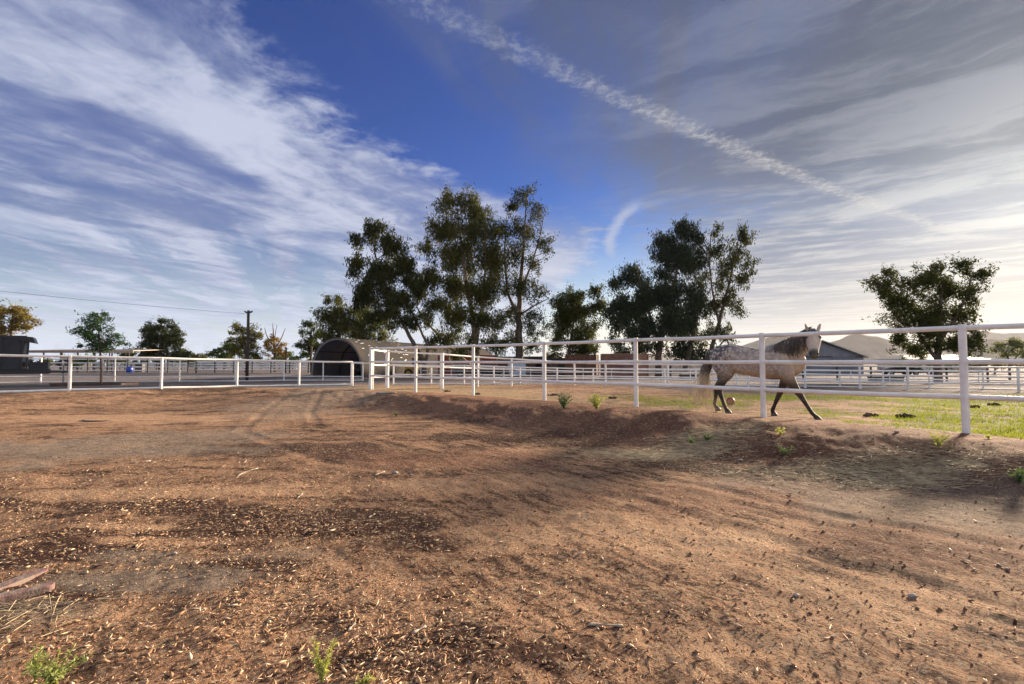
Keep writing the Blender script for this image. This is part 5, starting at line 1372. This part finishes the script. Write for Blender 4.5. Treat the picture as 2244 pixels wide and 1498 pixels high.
for i, (px, py, w, h, lab) in enumerate(((1047, 864, .34, .07, 'dark manure pile at the foot of the third fence post from the corner'), (1212, 866, .42, .09, 'dark manure pile just right of the fourth fence post'), (1342, 873, .30, .07, 'dark manure pile in the paddock left of the tall middle post'),
                                    (1985, 915, .5, .15, 'wide dark manure pile in the grass left of the rightmost post'), (1905, 912, .4, .10, 'flat dark manure patch in the grass right of the front hoof'), (2130, 893, .40, .09, 'dark manure pile in the grass right of the rightmost post'),
                                    (2180, 888, .35, .09, 'low dark manure streak in the grass near the right edge'), (980, 858, .3, .05, 'small dark manure pile behind the second thick gate post'))):
    q = MB(); r3 = random.Random(i)
    for k in range(16):
        a = r3.uniform(0, 6.28); rr_ = r3.random() ** .6 * w * .42; R_ = r3.uniform(.022, .042); zc = h * .35 * (1 - rr_ / (w * .5)) + R_ * .4; c = Vector((math.cos(a) * rr_, math.sin(a) * rr_ * .6, zc))
        q.tube([c - Vector((0, 0, R_)), c - Vector((0, 0, R_ * .5)), c + Vector((0, 0, R_ * .4)), c + Vector((0, 0, R_))], [R_ * .5, R_, R_ * .95, R_ * .3], 7)
    o = q.build('manure_pile', MANURE, None, smooth=True); o.location = hit(px, py); tag(o, lab, 'manure', 'manure piles in the paddock')
for i, (px, py, w, lab) in enumerate(((1965, 948, .075, 'rounded grey stone on the bank top left of the rightmost post'), (866, 1038, .085, 'pale stone on the dirt right of two short sticks'), (100, 1243, .03, 'small pale stone above the worn red boards'), (382, 1217, .045, 'tan stone beside the grey dirt patch'),
                                 (1623, 1010, .07, 'flat grey stone at the foot of the bank below the post'), (900, 1042, .05, 'dull stone just right of the pale stone'), (1745, 1310, .045, 'dark angular stone in the middle right dirt'), (2000, 1310, .06, 'flat brown stone low in the right foreground'), (1872, 1150, .035, 'small white stone in the right foreground ruts'))):
    lump('stone', lab, 'stone', px, py, w, w * .7, w * .5, STONE, i + 30)
for i, (a, b, c, lab) in enumerate((((520, 1045), (535, 1034), (565, 1027), 'curved pale stick on the dirt left of centre'), ((822, 1042), (832, 1038), (843, 1034), 'short pale stick beside the pale stone'), ((443, 1101), (455, 1097), (468, 1093), 'straight pale stick on the brown dirt at left'), ((808, 1136), (815, 1132), (821, 1128), 'small pale stick on the dark dirt streak'),
                                 ((288, 1015), (310, 1014), (330, 1010), 'thin curved stick at the edge of the grey dirt patch'), ((764, 1384), (770, 1378), (777, 1372), 'short white stick above the tall pale weed'), ((652, 1092), (658, 1088), (663, 1083), 'little stick right of the long straight one'), ((2185, 1238), (2195, 1243), (2212, 1250), 'pale twig at the right edge of the rutted dirt'),
                                 ((905, 1390), (920, 1384), (932, 1379), 'dark flat twig low in the centre foreground'), ((1290, 1375), (1320, 1370), (1365, 1378), 'curved brown twig in the centre foreground'))):
    P = [hit(*v) for v in (a, b, c)]; o0 = P[0].copy()
    pts = [v - o0 + Vector((0, 0, .008)) for v in P]; fine = []
    for k in range(9):
        f = k / 8; fine.append(pts[0] * (1 - f) ** 2 + pts[1] * 2 * f * (1 - f) + pts[2] * f * f)
    o = MB().tube(fine, [.006 + .003 * math.sin(k) for k in range(9)], 6).build('stick', STICK, None, smooth=True); o.location = o0; tag(o, lab, 'stick')


def boards():
    for k, (a, b, w, h, lab, m) in enumerate((((-90, 1322), (100, 1250), .085, .05, 'worn pinkish-red board lying at the left edge', REDWOOD), ((-100, 1338), (120, 1288), .07, .07, 'lower red board with a pale rounded end at the left edge', REDWOOD))):
        A = hit(*a); B = hit(*b); d = B - A; L = d.length
        q = MB(); n = 8
        prof = [(0, -w), (L - w * .6, -w)] + [(L - w * .6 + math.sin(t) * w * .6, -math.cos(t) * w) for t in [math.pi * (i + 1) / (n + 1) for i in range(n)]] + [(L - w * .6, w), (0, w)]
        m_ = len(prof); V = [(x, y * .62, 0) for x, y in prof] + [(x, y * .6, h) for x, y in prof]
        q.add(V, [tuple(range(m_))[::-1], tuple(range(m_, 2 * m_))] + [(i, (i + 1) % m_, m_ + (i + 1) % m_, m_ + i) for i in range(m_)])
        o = q.build('painted_board', m, None, bevel=.006); o.location = (A.x, A.y, min(A.z, B.z) - .03); o.rotation_euler = (0, -math.atan2(B.z - A.z, L) * .8, math.atan2(d.y, d.x)); tag(o, lab, 'board')
    A = hit(846, 862); q = MB().box(-.33, .33, -.09, .09, -.01, .05); o = q.build('plank', mat('grey_plank', (.32, .29, .25), .85, .3, 8), None, bevel=.006); o.location = A; o.rotation_euler = (0, 0, .1); tag(o, 'short grey plank on the ground beside the corner post', 'plank')
    A = hit(1092, 842); q = MB().box(-.2, .2, -.12, .12, -.01, .09); o = q.build('block', mat('white_block', (.7, .68, .64), .85, .2, 8), None, bevel=.01); o.location = A; tag(o, 'pale block lying under the low arena rail', 'block')
    # half-buried ring left of centre
    A = hit(228, 919); V = []
    pts = [Vector((math.cos(t) * .42, math.sin(t) * .42, -.005)) for t in [math.radians(150 + 14 * k) for k in range(14)]]
    o = MB().tube(pts, [.015 + .02 * math.sin(math.pi * k / 13) for k in range(14)], 8).build('rubber_rim', BROWNWALL, None, smooth=True); o.location = A; tag(o, 'dark curved rubber rim half buried in the orange dirt at left', 'rubber rim')
boards()

# ------------------------------------------------------------------ air
def haze():
    q = MB().box(-5500, 5500, -5500, 5500, -12, 330); m = bpy.data.materials.new('haze_air'); m.use_nodes = True; g = NT(m.node_tree); g.n.remove(g.n['Principled BSDF'])
    pv = g.new('ShaderNodeVolumePrincipled'); pv.inputs['Color'].default_value = (.86, .88, .92, 1); pv.inputs['Density'].default_value = .00005; pv.inputs['Anisotropy'].default_value = .2
    g.l.new(pv.outputs[0], g.n['Material Output'].inputs['Volume'])
    o = q.build('haze', m, None); tag(o, 'thin pale haze in front of the distant mountains', 'haze', kind='stuff')
haze()
